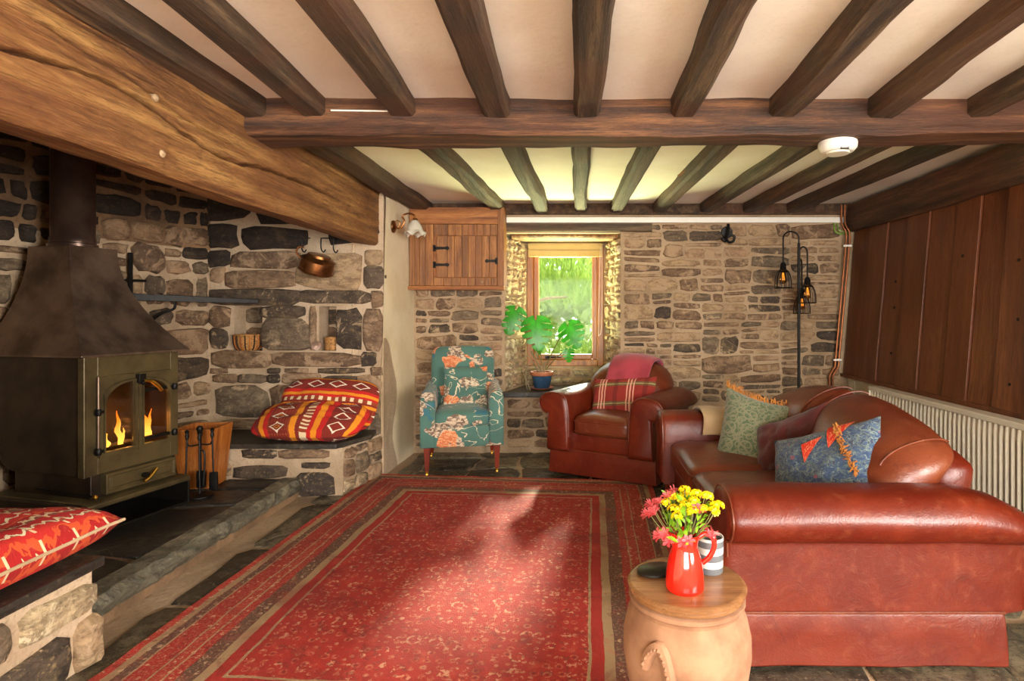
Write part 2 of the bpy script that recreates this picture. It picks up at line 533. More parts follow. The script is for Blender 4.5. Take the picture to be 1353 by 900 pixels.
def m_emit(name, a, b, strength, zlo, zhi):
    t = T(name)
    _, _, z = t.sep(t.coord())
    c = t.mix(t.smooth(z, zlo, zhi), C(a), C(b))
    t.b.inputs['Base Color'].default_value = (0, 0, 0, 1)
    t.lk(t.b.inputs['Emission Color'], c)
    t.b.inputs['Emission Strength'].default_value = strength
    return t.m
M['flame'] = m_emit('flame', '#ffd060', '#ff7a14', 2.2, 0.0, 0.16)
M['filament'] = m_emit('glowing_filament', '#ffb24a', '#ff9a2a', 1.2, 0, 1)

# --- patterned fabrics (u, v are the weave directions of the cloth)
def lines(t, v, period, width, offset=0.0):
    f = t.math('FRACT', t.math('ADD', t.math('DIVIDE', v, period), offset))
    return t.math('LESS_THAN', f, width / period)

def m_rug(Wd, Ln):
    t = T('persian_rug_wool')
    x, y, _ = t.sep(t.coord('UV'))       # metres from one corner
    wob = t.math('MULTIPLY', t.math('SUBTRACT', t.noise(5, 3, 0.6, t.coord('UV')), 0.5), 0.02)
    dx = t.math('MINIMUM', x, t.math('SUBTRACT', Wd, x))
    dy = t.math('MINIMUM', y, t.math('SUBTRACT', Ln, y))
    d = t.math('ADD', t.math('MINIMUM', dx, dy), wob)
    uv = t.comb(x, y, 0.0)
    red, dred = C('#a3261a'), C('#741810')
    brown, cream, lred = C('#604030'), C('#a38560'), C('#a83222')
    base = t.ramp(d, [(0.0, C('#b82f22')), (0.035, cream), (0.065, brown), (0.10, cream), (0.108, red), (0.185, cream), (0.193, lred),
                      (0.235, cream), (0.243, red), (0.285, brown), (0.345, cream), (0.385, red), (0.43, cream), (0.442, red)], 'CONSTANT')
    # motifs
    v1 = t.voro(12, uv, 'Distance', rnd=0.55)
    v2 = t.voro(34, uv, 'Distance', rnd=0.6)
    vc = t.voro(34, uv, 'Color', rnd=0.6)
    n = t.noise(55, 3, 0.7, uv)
    nb = t.noise(3.2, 4, 0.62, uv, 0.8)
    nf = t.noise(11, 5, 0.7, uv, 0.6)
    border = t.math('LESS_THAN', d, 0.345)
    m1 = t.math('MULTIPLY', t.math('LESS_THAN', v1, 0.30), t.step(n, 0.47))
    m2 = t.math('MULTIPLY', t.math('LESS_THAN', v2, 0.34), t.step(n, 0.50))
    c = t.mix(t.math('MULTIPLY', t.math('MULTIPLY', border, m2), 0.62), base, t.mix(t.step(t.sep(vc)[0], 0.5), C('#d6b48a'), C('#7a1d16')))
    ring = t.step(v1, 0.24, 0.36)
    field = t.math('GREATER_THAN', d, 0.442)
    fm = t.math('MULTIPLY', field, t.math('MAXIMUM', t.math('MULTIPLY', ring, t.step(n, 0.5)), t.math('MULTIPLY', m2, 0.7)))
    c = t.mix(t.math('MULTIPLY', fm, 0.60), c, t.mix(t.step(t.sep(vc)[1], 0.55), C('#d9a884'), C('#6a3a2c')))
    v3 = t.voro(21, uv, 'Distance', rnd=0.35)
    c = t.mix(t.math('MULTIPLY', t.math('MULTIPLY', field, t.step(v3, 0.18, 0.34)), t.math('MULTIPLY', t.smooth(n, 0.40, 0.62), 0.42)), c, C('#c98a66'))
    c = t.mix(t.math('MULTIPLY', t.math('MULTIPLY', field, t.math('LESS_THAN', v3, 0.13)), 0.5), c, C('#5a2a22'))
    c = t.mix(t.math('MULTIPLY', t.math('MULTIPLY', border, t.smooth(t.noise(90, 3, 0.7, uv), 0.5, 0.62)), 0.38), c, C('#c29a74'))
    # mottled pile: lighter and darker areas of the wool, then painted shading
    c = t.mix(t.math('MULTIPLY', t.smooth(nb, 0.45, 0.68), 0.50), c, dred)
    c = t.mix(t.math('MULTIPLY', t.smooth(nf, 0.52, 0.75), 0.45), c, C('#c2503a'))
    c = t.mix(t.math('MULTIPLY', t.smooth(t.noise(9, 5, 0.7, uv, 1.2), 0.54, 0.68), 0.5), c, C('#641610'))  # dark blotches paint in the shading of the lumpy pile
    h = t.math('ADD', t.noise(220, 2, 0.6, uv), t.math('MULTIPLY', nf, 1.5))
    return t.done(c, 0.85, normal=t.bump(h, 0.6, 0.015))

def diamond(t, u, v, nu, nv, lo, hi, off=0.0):
    a = t.math('ABSOLUTE', t.math('SUBTRACT', t.math('FRACT', t.math('MULTIPLY_ADD', u, nu, off)), 0.5))
    b = t.math('ABSOLUTE', t.math('SUBTRACT', t.math('FRACT', t.math('MULTIPLY', v, nv)), 0.5))
    return t.step(t.math('ADD', a, b), lo, hi)

def m_kilim(name, horizontal):
    t = T(name)
    x, y, _ = t.sep(t.coord('UV'))
    u, v = (y, x) if horizontal else (x, y)
    nn = t.math('MULTIPLY', t.math('SUBTRACT', t.noise(90, 2, 0.6, t.coord('UV')), 0.5), 0.02)
    u = t.math('ADD', u, nn)
    o, r, m, mm, w = C('#e38a1a'), C('#c2201a'), C('#7c2418'), C('#8f3a1e'), C('#e6d6bd')
    c = t.ramp(u, [(0.0, r), (0.05, m), (0.09, o), (0.14, r), (0.18, m), (0.38, mm), (0.40, o), (0.46, m), (0.50, mm), (0.57, r), (0.61, o), (0.67, r), (0.73, m), (0.93, o), (0.97, r)], 'CONSTANT')
    bandA = t.step(u, 0.18, 0.38)
    bandB = t.step(u, 0.73, 0.93)
    uu = t.math('MULTIPLY', t.math('SUBTRACT', u, 0.18), 5.0)
    d1 = diamond(t, uu, v, 1.0, 4.2, 0.30, 0.40)
    d1b = diamond(t, uu, v, 1.0, 4.2, 0.12, 0.18)
    uu2 = t.math('MULTIPLY', t.math('SUBTRACT', u, 0.73), 5.0)
    d2 = diamond(t, uu2, v, 1.0, 4.2, 0.30, 0.40)
    d3 = diamond(t, u, v, 34, 30, 0.0, 0.26)
    c = t.mix(t.math('MULTIPLY', bandA, t.math('MULTIPLY', d3, 0.5)), c, C('#c86a22'))
    c = t.mix(t.math('MULTIPLY', bandA, d1), c, w)
    c = t.mix(t.math('MULTIPLY', bandA, d1b), c, C('#d98a2a'))
    c = t.mix(t.math('MULTIPLY', bandB, d2), c, w)
    dots = t.math('MULTIPLY', t.step(u, 0.50, 0.57), t.math('LESS_THAN', t.math('FRACT', t.math('MULTIPLY', v, 13)), 0.45))
    c = t.mix(dots, c, C('#e2c9a0'))
    return t.done(c, 0.95, normal=t.bump(t.noise(160, 2, 0.6, t.coord('UV')), 0.35, 0.006))

def m_kilim_red(name):
    t = T(name)
    x, y, _ = t.sep(t.coord('UV'))
    nn = t.noise(14, 3, 0.6, t.coord('UV'), 0.6)
    xw = t.math('MULTIPLY_ADD', nn, 0.10, x)
    c = t.ramp(t.math('FRACT', t.math('MULTIPLY', xw, 6.5)),
               [(0.0, C('#bf2420')), (0.30, C('#8c5a3c')), (0.37, C('#c92a22')), (0.62, C('#d8562a')), (0.70, C('#b01c1c')), (0.9, C('#8a5040'))], 'CONSTANT')
    z = t.math('ABSOLUTE', t.math('SUBTRACT', t.math('FRACT', t.math('MULTIPLY', y, 19)), 0.5))
    zz = t.math('FRACT', t.math('ADD', t.math('MULTIPLY', xw, 6.5), t.math('MULTIPLY', z, 0.30)))
    teeth = t.step(zz, 0.36, 0.44)
    band = t.step(t.math('FRACT', t.math('MULTIPLY', y, 2.0)), 0.10, 0.86)
    c = t.mix(teeth, c, C('#ecd9b4'))
    zz2 = t.math('FRACT', t.math('ADD', t.math('MULTIPLY', xw, 6.5), t.math('MULTIPLY', z, -0.3)))
    c = t.mix(t.math('MULTIPLY', t.step(zz2, 0.78, 0.86), band), c, C('#e6cfa4'))
    cross = t.math('MULTIPLY', t.step(t.math('FRACT', t.math('MULTIPLY', y, 7.0)), 0.44, 0.52), t.step(t.math('FRACT', t.math('MULTIPLY', x, 26.0)), 0.35))
    c = t.mix(cross, c, C('#e6cfa4'))
    c = t.mix(t.math('MULTIPLY', t.smooth(t.noise(30, 3, 0.6, t.coord('UV')), 0.55, 0.75), 0.5), c, C('#dd5a48'))
    return t.done(c, 0.95, normal=t.bump(t.noise(120, 2, 0.6, t.coord('UV')), 0.4, 0.006))

def m_damask():
    t = T('green_damask')
    uv = t.coord('UV')
    x, y, _ = t.sep(uv)
    def ringp(n, lo, hi, off):
        a = t.math('SUBTRACT', t.math('FRACT', t.math('MULTIPLY_ADD', x, n, off)), 0.5)
        b = t.math('SUBTRACT', t.math('FRACT', t.math('MULTIPLY_ADD', y, n, off)), 0.5)
        rr = t.math('SQRT', t.math('ADD', t.math('MULTIPLY', a, a), t.math('MULTIPLY', b, b)))
        return t.step(rr, lo, hi)
    p = t.math('MAXIMUM', ringp(5, 0.30, 0.38, 0.0), ringp(5, 0.12, 0.2, 0.5))
    p = t.math('MAXIMUM', p, ringp(10, 0.25, 0.36, 0.25))
    p = t.math('MAXIMUM', p, diamond(t, x, y, 2.5, 2.5, 0.44, 0.50))
    p = t.math('MAXIMUM', p, t.step(t.noise(26, 2, 0.5, uv, 1.5), 0.56, 0.66))
    c = t.mix(p, C('#4c5c40'), C('#76755a'))
    return t.done(c, 0.9, normal=t.bump(t.math('ADD', p, t.noise(5, 3, 0.6, uv)), 0.25, 0.008), Sheen_Weight=0.3)

def m_blue_floral():
    t = T('blue_floral_fabric')
    uv = t.coord('UV')
    n1 = t.noise(14, 3, 0.6, uv, 1.2); n2 = t.noise(22, 3, 0.6, uv, 0.8)
    vd = t.voro(9, uv); vc = t.voro(9, uv, 'Color')
    c = t.ramp(n1, [(0.0, C('#2c4060')), (0.42, C('#3a506e')), (0.52, C('#5c6a68')), (0.58, C('#2c3a58')), (0.70, C('#584656'))], 'CONSTANT')
    c = t.mix(t.step(n2, 0.58, 0.63), c, C('#76857e'))
    c = t.mix(t.math('MULTIPLY', t.step(vd, 0.0, 0.2), t.step(t.sep(vc)[0], 0.6)), c, C('#7c4a58'))
    return t.done(c, 0.9, normal=t.bump(t.noise(140, 2, 0.6, uv), 0.3, 0.006), Sheen_Weight=0.2)

def m_red_floral():
    t = T('red_floral_panel')
    uv = t.coord('UV')
    n1 = t.noise(6, 3, 0.6, uv, 1.0)
    c = t.ramp(n1, [(0.0, C('#d0321c')), (0.50, C('#d8452a')), (0.56, C('#e8a878')), (0.61, C('#cf3a22'))], 'CONSTANT')
    return t.done(c, 0.9)

def m_plaid():
    t = T('red_plaid_wool')
    x, y, _ = t.sep(t.coord('UV'))
    c = C('#8c2a22')
    fx = t.math('FRACT', t.math('MULTIPLY', x, 2.2)); fy = t.math('FRACT', t.math('MULTIPLY', y, 2.0))
    gb = t.step(fy, 0.50, 0.72)
    c = t.mix(t.math('MULTIPLY', gb, 0.75), c, C('#5a5a34'))
    c = t.mix(t.math('MULTIPLY', t.step(fy, 0.585, 0.635), 0.8), c, C('#a89a6c'))
    for lo, hi in ((0.30, 0.345), (0.40, 0.46), (0.52, 0.565)):
        c = t.mix(t.math('MULTIPLY', t.step(fx, lo, hi), 0.8), c, C('#e0a890'))
    c = t.mix(t.math('MULTIPLY', t.step(fx, 0.85, 1.0), 0.45), c, C('#4a1612'))
    return t.done(c, 0.95, normal=t.bump(t.noise(150, 2, 0.6, t.coord('UV')), 0.3, 0.006))

def m_birds():
    """teal cloth with cream branches, russet and brown birds"""
    t = T('teal_bird_print')
    co = t.coord()
    n0 = t.noise(4.2, 2, 0.5, t.mapv(co, (1, 1, 1.3)), 1.6)
    branch = t.math('MULTIPLY', t.step(t.math('ABSOLUTE', t.math('SUBTRACT', n0, 0.5)), -1, 0.010), t.step(t.noise(3.5, 2, 0.5, t.mapv(co, (1, 1, 1), (3, 1, 2))), 0.47))
    n1 = t.noise(7, 3, 0.6, co, 0.8)
    cw = t.mapv(co, (1, 1, 1.2))
    nv = t.noise(9, 2, 0.5, co, color=True)
    vm = t.nt.nodes.new('ShaderNodeVectorMath'); vm.operation = 'MULTIPLY_ADD'
    t.lk(vm.inputs[0], nv); vm.inputs[1].default_value = (0.16, 0.16, 0.16); t.lk(vm.inputs[2], cw)
    vd = t.voro(6.5, vm.outputs[0]); vc = t.voro(6.5, vm.outputs[0], 'Color')
    r, g, b = t.sep(vc)
    blob = t.math('LESS_THAN', t.math('ADD', vd, t.math('MULTIPLY', n1, 0.7)), 0.86)
    n2 = t.noise(30, 3, 0.7, t.mapv(co, (1, 1, 2.2)), 0.5)
    base = t.mix(t.smooth(t.noise(3, 3, 0.5, co), 0.3, 0.7), C('#4b7468'), C('#3e6056'))
    bird = t.mix(t.step(r, 0.62), t.mix(t.step(n2, 0.5), C('#6f5a4a'), C('#cbb59a')), t.mix(t.step(n2, 0.52), C('#c4673c'), C('#d89a6c')))
    bird = t.mix(t.step(g, 0.80), bird, C('#2f6672'))
    c = t.mix(t.math('MULTIPLY', blob, t.step(b, 0.12)), base, bird)
    c = t.mix(branch, c, C('#cdbfa2'))
    return t.done(c, 0.8, normal=t.bump(t.noise(180, 2, 0.6, co), 0.2, 0.006), Sheen_Weight=0.2)

def m_stripe_candle():
    t = T('striped_ceramic')
    _, _, z = t.sep(t.coord())
    f = t.math('FRACT', t.math('MULTIPLY', z, 27.0))
    c = t.mix(t.math('LESS_THAN', f, 0.5), C('#d2d0c9'), C('#63676a'))
    return t.done(c, 0.3)

RUG_W, RUG_L = 2.12, 2.85
M['rug'] = m_rug(RUG_W, RUG_L)
M['kilim_h'] = m_kilim('orange_kilim_banded', True)
M['kilim_v'] = m_kilim('orange_kilim_striped', False)
M['kilim_red'] = m_kilim_red('red_kilim')
M['damask'] = m_damask()
M['blue_floral'] = m_blue_floral()
M['red_floral'] = m_red_floral()
M['plaid'] = m_plaid()
M['birds'] = m_birds()
M['stripe'] = m_stripe_candle()

# ------------------------------------------------------------------ masonry
RND = random.Random(7)

def outline(c4_, rnd, jit):
    """irregular outline from four corners: three points a side, corners cut"""
    out = []
    for i in range(4):
        a, b = c4_[i], c4_[(i + 1) % 4]
        k0, k1 = rnd.uniform(0.08, 0.24), rnd.uniform(0.76, 0.92)
        for k in (k0, rnd.uniform(0.42, 0.58), k1):
            out.append((a[0] + (b[0] - a[0]) * k + rnd.uniform(-jit, jit), a[1] + (b[1] - a[1]) * k + rnd.uniform(-jit, jit)))
    return out

def stone_shape(w, h, rnd, proud, jit=0.07, corners=None, power=None):
    """one stone in its own plane: x = along the wall, z = up, -y = out of the wall"""
    m = min(w, h)
    if corners is None:
        q = lambda: rnd.uniform(-0.10, 0.04) * m
        corners = [(-w / 2 - q(), -h / 2 - q()), (w / 2 + q(), -h / 2 - q()), (w / 2 + q(), h / 2 + q()), (-w / 2 - q(), h / 2 + q())]
    pts = outline(corners, rnd, m * jit * 0.55)
    mb = MB()
    i2 = 1 - min(0.30, 0.016 / max(0.02, m))
    rings = []
    rings.append([(x * 1.03, 0.03, z * 1.03) for x, z in pts])
    rings.append([(x, -proud * 0.30, z) for x, z in pts])
    rings.append([(x * i2, -proud * rnd.uniform(0.70, 1.2), z * i2) for x, z in pts])
    rings.append([(x * 0.5, -proud * rnd.uniform(0.7, 1.5), z * 0.5) for x, z in pts])
    mb.rings(rings, (False, True))
    return mb

def put_stone(parent, O, es, nrm, s, z, w, h, mat, rnd, proud, name='stone', **kw):
    """stone centred at distance s along es from O and height z"""
    mb = stone_shape(w, h, rnd, proud, **kw)
    p = Vector(O) + Vector(es) * s + Vector((0, 0, z))
    ang = math.atan2(es[1], es[0])
    # local -y must point along nrm
    e = Vector((math.cos(ang), math.sin(ang), 0))
    if Vector((e.y, -e.x, 0)).dot(Vector(nrm)) < 0:
        ang += PI
    return mb.build(name, mat, parent, loc=p, rot=(0, 0, ang), auto=55)

def rubble(parent, O, es, nrm, S, z0, z1, rh, cw, seed, mats, proud=(0.008, 0.02), gap=0.022, keep=None, warp=0.022):
    """random rubble: the face is split again and again into uneven cells, the joints are bent, each cell holds one stone"""
    rnd = random.Random(seed)
    cells = []
    def split(a, b, c, d):
        w, h = b - a, d - c
        tw, th_ = rnd.uniform(*cw), rnd.uniform(*rh)
        if w <= tw * 1.15 and h <= th_ * 1.15 or (w < cw[0] * 1.3 and h < rh[0] * 1.3):
            cells.append((a, b, c, d)); return
        if w / max(tw, 1e-3) > h / max(th_, 1e-3) and w > cw[0] * 1.3:
            k = a + w * rnd.uniform(0.34, 0.66)
            split(a, k, c, d); split(k, b, c, d)
        elif h > rh[0] * 1.3:
            k = c + h * rnd.uniform(0.34, 0.66)
            split(a, b, c, k); split(a, b, k, d)
        else:
            cells.append((a, b, c, d))
    split(0, S, z0, z1)
    # local x of a stone may run against es: mirror the corners then
    ang = math.atan2(es[1], es[0])
    mir = -1 if Vector((math.sin(ang), -math.cos(ang), 0)).dot(Vector(nrm)) < 0 else 1
    def wp(s, z):
        es_ = min(1, s / 0.05, (S - s) / 0.05); ez = min(1, (z - z0) / 0.05, (z1 - z) / 0.05)
        return (s + max(0, es_) * warp * nz(s * 5, z * 7, seed), z + max(0, ez) * warp * 1.3 * nz(s * 3.3, z * 6 + 40, seed))
    for (a, b, c, d) in cells:
        cs, cz = wp((a + b) / 2, (c + d) / 2)
        if keep and not keep(cs, cz, b - a, d - c): continue
        P = [wp(a, c), wp(b, c), wp(b, d), wp(a, d)]
        g = gap * rnd.uniform(0.5, 1.3) / 2
        Q = []
        for (s_, z_) in P:
            ds, dz = cs - s_, cz - z_
            Q.append(((s_ + math.copysign(min(g, abs(ds) * 0.4), ds) - cs) * mir, z_ + math.copysign(min(g, abs(dz) * 0.4), dz) - cz))
        m = mats(cs, cz, rnd) if callable(mats) else rnd.choice(mats)
        put_stone(parent, O, es, nrm, cs, cz, b - a, d - c, m, rnd, rnd.uniform(*proud), jit=0.11, corners=Q)
    return len(cells)

def holed_wall(mb, xs, zs, holes, fn, depth, through=False):
    """grid of quads with openings; holes = set of (i, j); each hole becomes a recess (or runs right through)"""
    def q(a, b, c, d): mb.add([a, b, c, d], [(0, 1, 2, 3)])
    for i in range(len(xs) - 1):
        for j in range(len(zs) - 1):
            x0, x1, a, b = xs[i], xs[i+1], zs[j], zs[j+1]
            if (i, j) not in holes:
                q(fn(x0, a, 0), fn(x1, a, 0), fn(x1, b, 0), fn(x0, b, 0))
                q(fn(x0, a, depth), fn(x1, a, depth), fn(x1, b, depth), fn(x0, b, depth))
            else:
                dd = depth if through else holes[(i, j)]
                if not through:
                    q(fn(x0, a, dd), fn(x1, a, dd), fn(x1, b, dd), fn(x0, b, dd))
                    q(fn(x0, a, depth), fn(x1, a, depth), fn(x1, b, depth), fn(x0, b, depth))
                for (p, r) in (((x0, a), (x1, a)), ((x1, a), (x1, b)), ((x1, b), (x0, b)), ((x0, b), (x0, a))):
                    q(fn(*p, 0), fn(*r, 0), fn(*r, dd), fn(*p, dd))
    X0, X1, Z0, Z1 = xs[0], xs[-1], zs[0], zs[-1]
    for (p, r) in (((X0, Z0), (X1, Z0)), ((X1, Z0), (X1, Z1)), ((X1, Z1), (X0, Z1)), ((X0, Z1), (X0, Z0))):
        q(fn(*p, 0), fn(*r, 0), fn(*r, depth), fn(*p, depth))

CEIL = 2.245
# ---- floor with slate flags
mb = MB(); mb.box(-4.0, 2.75, -3.4, 5.7, -0.15, -0.012)
floor = mb.build('floor', M['mortar_back'], kind='structure', loc=(0, 0, 0), smooth=False)

def flag(parent, pts, mat, z=0.0, th=0.03, name='flagstone', rnd=RND):
    """irregular slab; pts = corner polygon in plan, rounded and inset"""
    cx = sum(p[0] for p in pts) / len(pts); cy = sum(p[1] for p in pts) / len(pts)
    P = []
    n = len(pts)
    for i in range(n):
        a, b = pts[i], pts[(i + 1) % n]
        for k in (0.10, 0.5, 0.90):
            j = 0.018
            P.append((a[0] + (b[0] - a[0]) * k + rnd.uniform(-j, j) - cx, a[1] + (b[1] - a[1]) * k + rnd.uniform(-j, j) - cy))
    def inset(p, d):
        L = math.hypot(*p)
        return (p[0] * (1 - d / L), p[1] * (1 - d / L))
    mb = MB()
    r0 = [(*inset(p, 0.012), -th) for p in P]
    r1 = [(*inset(p, 0.014), -0.006) for p in P]
    r2 = [(*inset(p, 0.026), 0) for p in P]
    r3 = [(p[0] * 0.5, p[1] * 0.5, rnd.uniform(-0.002, 0.003)) for p in P]
    mb.rings([r0, r1, r2, r3], (False, True))
    return mb.build(name, mat, parent, loc=(cx, cy, z), auto=50)

gx = [-1.80, -1.36, -0.85, -0.42, 0.05, 0.52, 1.0, 1.5, 1.95, 2.36]
gy = [1.05, 1.75, 2.40, 3.12, 3.72, 4.28, 4.62, 4.95, 5.13]
GP = {}
for i, x in enumerate(gx):
    for j, y in enumerate(gy):
        ex = 0 if i in (0, len(gx) - 1) else RND.uniform(-0.10, 0.10)
        ey = 0 if j == len(gy) - 1 else RND.uniform(-0.09, 0.09)
        GP[i, j] = (x + ex, y + ey)
for i in range(len(gx) - 1):
    for j in range(len(gy) - 1):
        q = [GP[i, j], GP[i+1, j], GP[i+1, j+1], GP[i, j+1]]
        if 1 <= i <= 3 and j <= 3:      # under the rug
            continue
        if i == 0 and j == 7: q[0] = (-1.42, q[0][1]); q[3] = (-1.42, q[3][1])
        if i == 0 and j in (5, 6): q[0] = (-1.43, q[0][1]); q[3] = (-1.43, q[3][1])
        flag(floor, q, M['flag'], z=RND.uniform(-0.003, 0.002))

# ---- ceiling
mb = MB()
mb.grid(lambda s, t: (-1.72 + 4.4 * s, -3.4 + 8.7 * t, CEIL + 0.006 * nz(s * 14, t * 24)), 70, 110)
mb.grid(lambda s, t: (-1.72 + 4.4 * s, -3.4 + 8.7 * t, CEIL + 0.10), 1, 1)
ceiling = mb.build('ceiling', M['ceiling'], kind='structure', loc=(0, 0, 0), auto=80)
mb = MB(); mb.box(-4.0, -1.70, 1.1, 4.8, 2.34, 2.44)
mb.build('ceiling_chimney', M['soot'], kind='structure', loc=(0, 0, 0), smooth=False)

# ---- far wall with the splayed window recess
BY = 5.15
mb = MB()
of = [(-0.673, 0.50), (0.378, 0.50), (0.378, 1.985), (-0.673, 1.985)]      # opening, room side
ob = [(-0.535, 0.50), (0.268, 0.50), (0.268, 1.95), (-0.535, 1.95)]        # opening, at the window
outer = [(-1.75, -0.1), (2.75, -0.1), (2.75, 2.45), (-1.75, 2.45)]
V = [(x, BY, z) for x, z in outer] + [(x, BY, z) for x, z in of] + [(x, 5.62, z) for x, z in ob] + [(x, 5.62, z) for x, z in outer]
fs = []
for k in range(4):
    n = (k + 1) % 4
    fs += [(k, n, 4 + n, 4 + k), (4 + k, 4 + n, 8 + n, 8 + k), (8 + k, 8 + n, 12 + n, 12 + k), (12 + k, 12 + n, n, k)]
mb.add(V, fs)
WX0, WX1, WZ0, WZ1 = -0.515, 0.245, 0.735, 1.93
holed_wall(mb, [-1.75, WX0, WX1, 2.75], [-0.1, WZ0, WZ1, 2.45], {(1, 1)}, lambda x, z, d: (x, 5.625 + d, z), 0.24, True)
wall_back = mb.build('wall_back', M['mortar_back'], kind='structure', loc=(0, 0, 0), smooth=False)
mixb = [M['st_brown']] * 5 + [M['st_grey']] * 3 + [M['st_tan']] * 5 + [M['st_dark']]
N = rubble(wall_back, (0.40, BY, 0), (1, 0, 0), (0, -1, 0), 1.97, 0.45, 2.07, (0.075, 0.17), (0.19, 0.46), 3, mixb, (0.005, 0.02), 0.024)
N += rubble(wall_back, (-1.49, BY, 0), (1, 0, 0), (0, -1, 0), 0.80, 0.04, 1.50, (0.075, 0.17), (0.19, 0.46), 5, mixb, (0.005, 0.018), 0.024)
N += rubble(wall_back, (-0.66, BY, 0), (1, 0, 0), (0, -1, 0), 1.02, 0.03, 0.49, (0.09, 0.16), (0.18, 0.40), 9, mixb, (0.006, 0.016), 0.024)
eL = Vector((0.138, 0.47, 0)).normalized(); eR = Vector((-0.11, 0.47, 0)).normalized()
pale = [M['st_pale']] * 4 + [M['st_tan']] * 3 + [M['st_grey']]
N += rubble(wall_back, (-0.673, BY, 0), eL, (1, -0.29, 0), 0.48, 0.56, 1.95, (0.06, 0.13), (0.10, 0.24), 11, pale, (0.010, 0.03), 0.022)
N += rubble(wall_back, (0.378, BY, 0), eR, (-1, -0.23, 0), 0.47, 0.56, 1.95, (0.06, 0.13), (0.10, 0.24), 13, pale, (0.010, 0.03), 0.022)
N += rubble(wall_back, (-0.52, 5.62, 0), (1, 0, 0), (0, -1, 0), 0.78, 0.56, 0.72, (0.08, 0.09), (0.15, 0.35), 15, pale, (0.006, 0.015), 0.02)
print('stones on far wall', N)

# window: frame, casement, pane, sill
w1 = thing('window_1', (0, 0, 0), 0, None, None, kind='structure')
def frame_rect(x0, x1, z0, z1, b, y0, y1):
    mb = MB()
    mb.box(x0, x0 + b, y0, y1, z0, z1); mb.box(x1 - b, x1, y0, y1, z0, z1)
    mb.box(x0 + b, x1 - b, y0, y1, z0, z0 + b); mb.box(x0 + b, x1 - b, y0, y1, z1 - b, z1)
    return mb
frame_rect(WX0, WX1, WZ0, WZ1, 0.060, 5.64, 5.74).build('window_frame', M['window_wood'], w1, smooth=False, bevel=0.006)
frame_rect(WX0 + 0.062, WX1 - 0.062, WZ0 + 0.062, WZ1 - 0.062, 0.052, 5.66, 5.72).build('casement', M['window_wood'], w1, smooth=False, bevel=0.008)
mb = MB(); mb.box(WX0 + 0.11, WX1 - 0.11, 5.685, 5.697, WZ0 + 0.11, WZ1 - 0.11)
mb.build('pane', M['glass'], w1, smooth=False)
mb = MB(); mb.tube([(WX0 + 0.2, 5.64, WZ0 + 0.085), (WX0 + 0.34, 5.625, WZ0 + 0.09)], 0.008); mb.box(WX0 + 0.18, WX0 + 0.22, 5.635, 5.66, WZ0 + 0.07, WZ0 + 0.1)
mb.build('latch', M['iron'], w1)

# slate sill of the recess
mb = MB()
mb.prism([(-0.685, 5.075), (0.42, 5.075), (0.42, 5.14), (0.365, 5.16), (0.262, 5.612), (-0.527, 5.612), (-0.66, 5.16), (-0.685, 5.14)],
         lambda a, b, d: (a, b, d), 0.503, 0.55)
mb.build('window_sill', M['slate'], smooth=False, bevel=0.006, label='black slate sill lining the deep window recess', cat='sill')

def hewn(mb, a, b, w, h, rnd, nl=26, rough=0.008, rc=0.018, taper=0.0, sag=0.0):
    """hand-hewn beam from a to b (centre of its top face), w wide, h deep"""
    a, b = Vector(a), Vector(b)
    d = (b - a).normalized()
    side = d.cross(Vector((0, 0, 1))).normalized()
    seed = rnd.uniform(0, 99)
    prof = []
    hw = w / 2
    for (sx, sz) in ((-1, 0), (-1, -0.33), (-1, -0.66)): prof.append((sx * hw, sz * h))
    prof += [(-hw, -h + rc), (-hw + rc, -h), (-hw * 0.4, -h), (hw * 0.4, -h), (hw - rc, -h), (hw, -h + rc)]
    for (sx, sz) in ((1, -0.66), (1, -0.33), (1, 0)): prof.append((sx * hw, sz * h))
    rings = []
    for i in range(nl + 1):
        f = i / nl
        c = a.lerp(b, f)
        ring = []
        for (px, pz) in prof:
            L = f * (b - a).length
            k1 = rough * nz(L * 4 + seed, px * 9, pz * 9 + seed)
            k2 = rough * 1.4 * nz(L * 1.6 + seed, px * 3 + 7, pz * 3)
            ring.append(c + side * (px * (1 + taper * f) + (k1 + k2)) + Vector((0, 0, pz + (0 if pz == 0 else k1 * 0.8 + k2) - sag * math.sin(f * PI))))
        rings.append(ring)
    return mb.rings(rings)

# ---- joists and beams
JL = 'dark oak joist between the cross beam and the room behind the viewer'
front = [(-1.50, -1.50), (-1.225, -1.17), (-0.815, -0.775), (-0.385, -0.365), (0.04, 0.045), (0.485, 0.475), (0.945, 0.925), (1.40, 1.36), (1.86, 1.80), (2.28, 2.24)]
for i, (xb, xf) in enumerate(front):
    mb = MB()
    sl = (xf - xb) / (2.62 - 1.645)
    w = RND.uniform(0.115, 0.13)
    hewn(mb, (xb, 2.66, CEIL + 0.02), (xb + sl * 4.2, -1.6, CEIL + 0.02), w, 0.105, RND, 50)
    mb.build('ceiling_joist', M['joist'], label='hewn oak joist lying tight along the top of the fireplace beam' if i == 0 else 'hewn oak joist butting the cross beam, clear of the fireplace beam', cat='joist', group=None if i == 0 else 'joists on the front side of the cross beam')
back = [(-1.43, -1.40), (-0.835, -0.72), (-0.385, -0.32), (0.012, 0.012), (0.40, 0.335), (0.815, 0.72), (1.27, 1.135), (1.66, 1.53), (2.05, 1.92)]
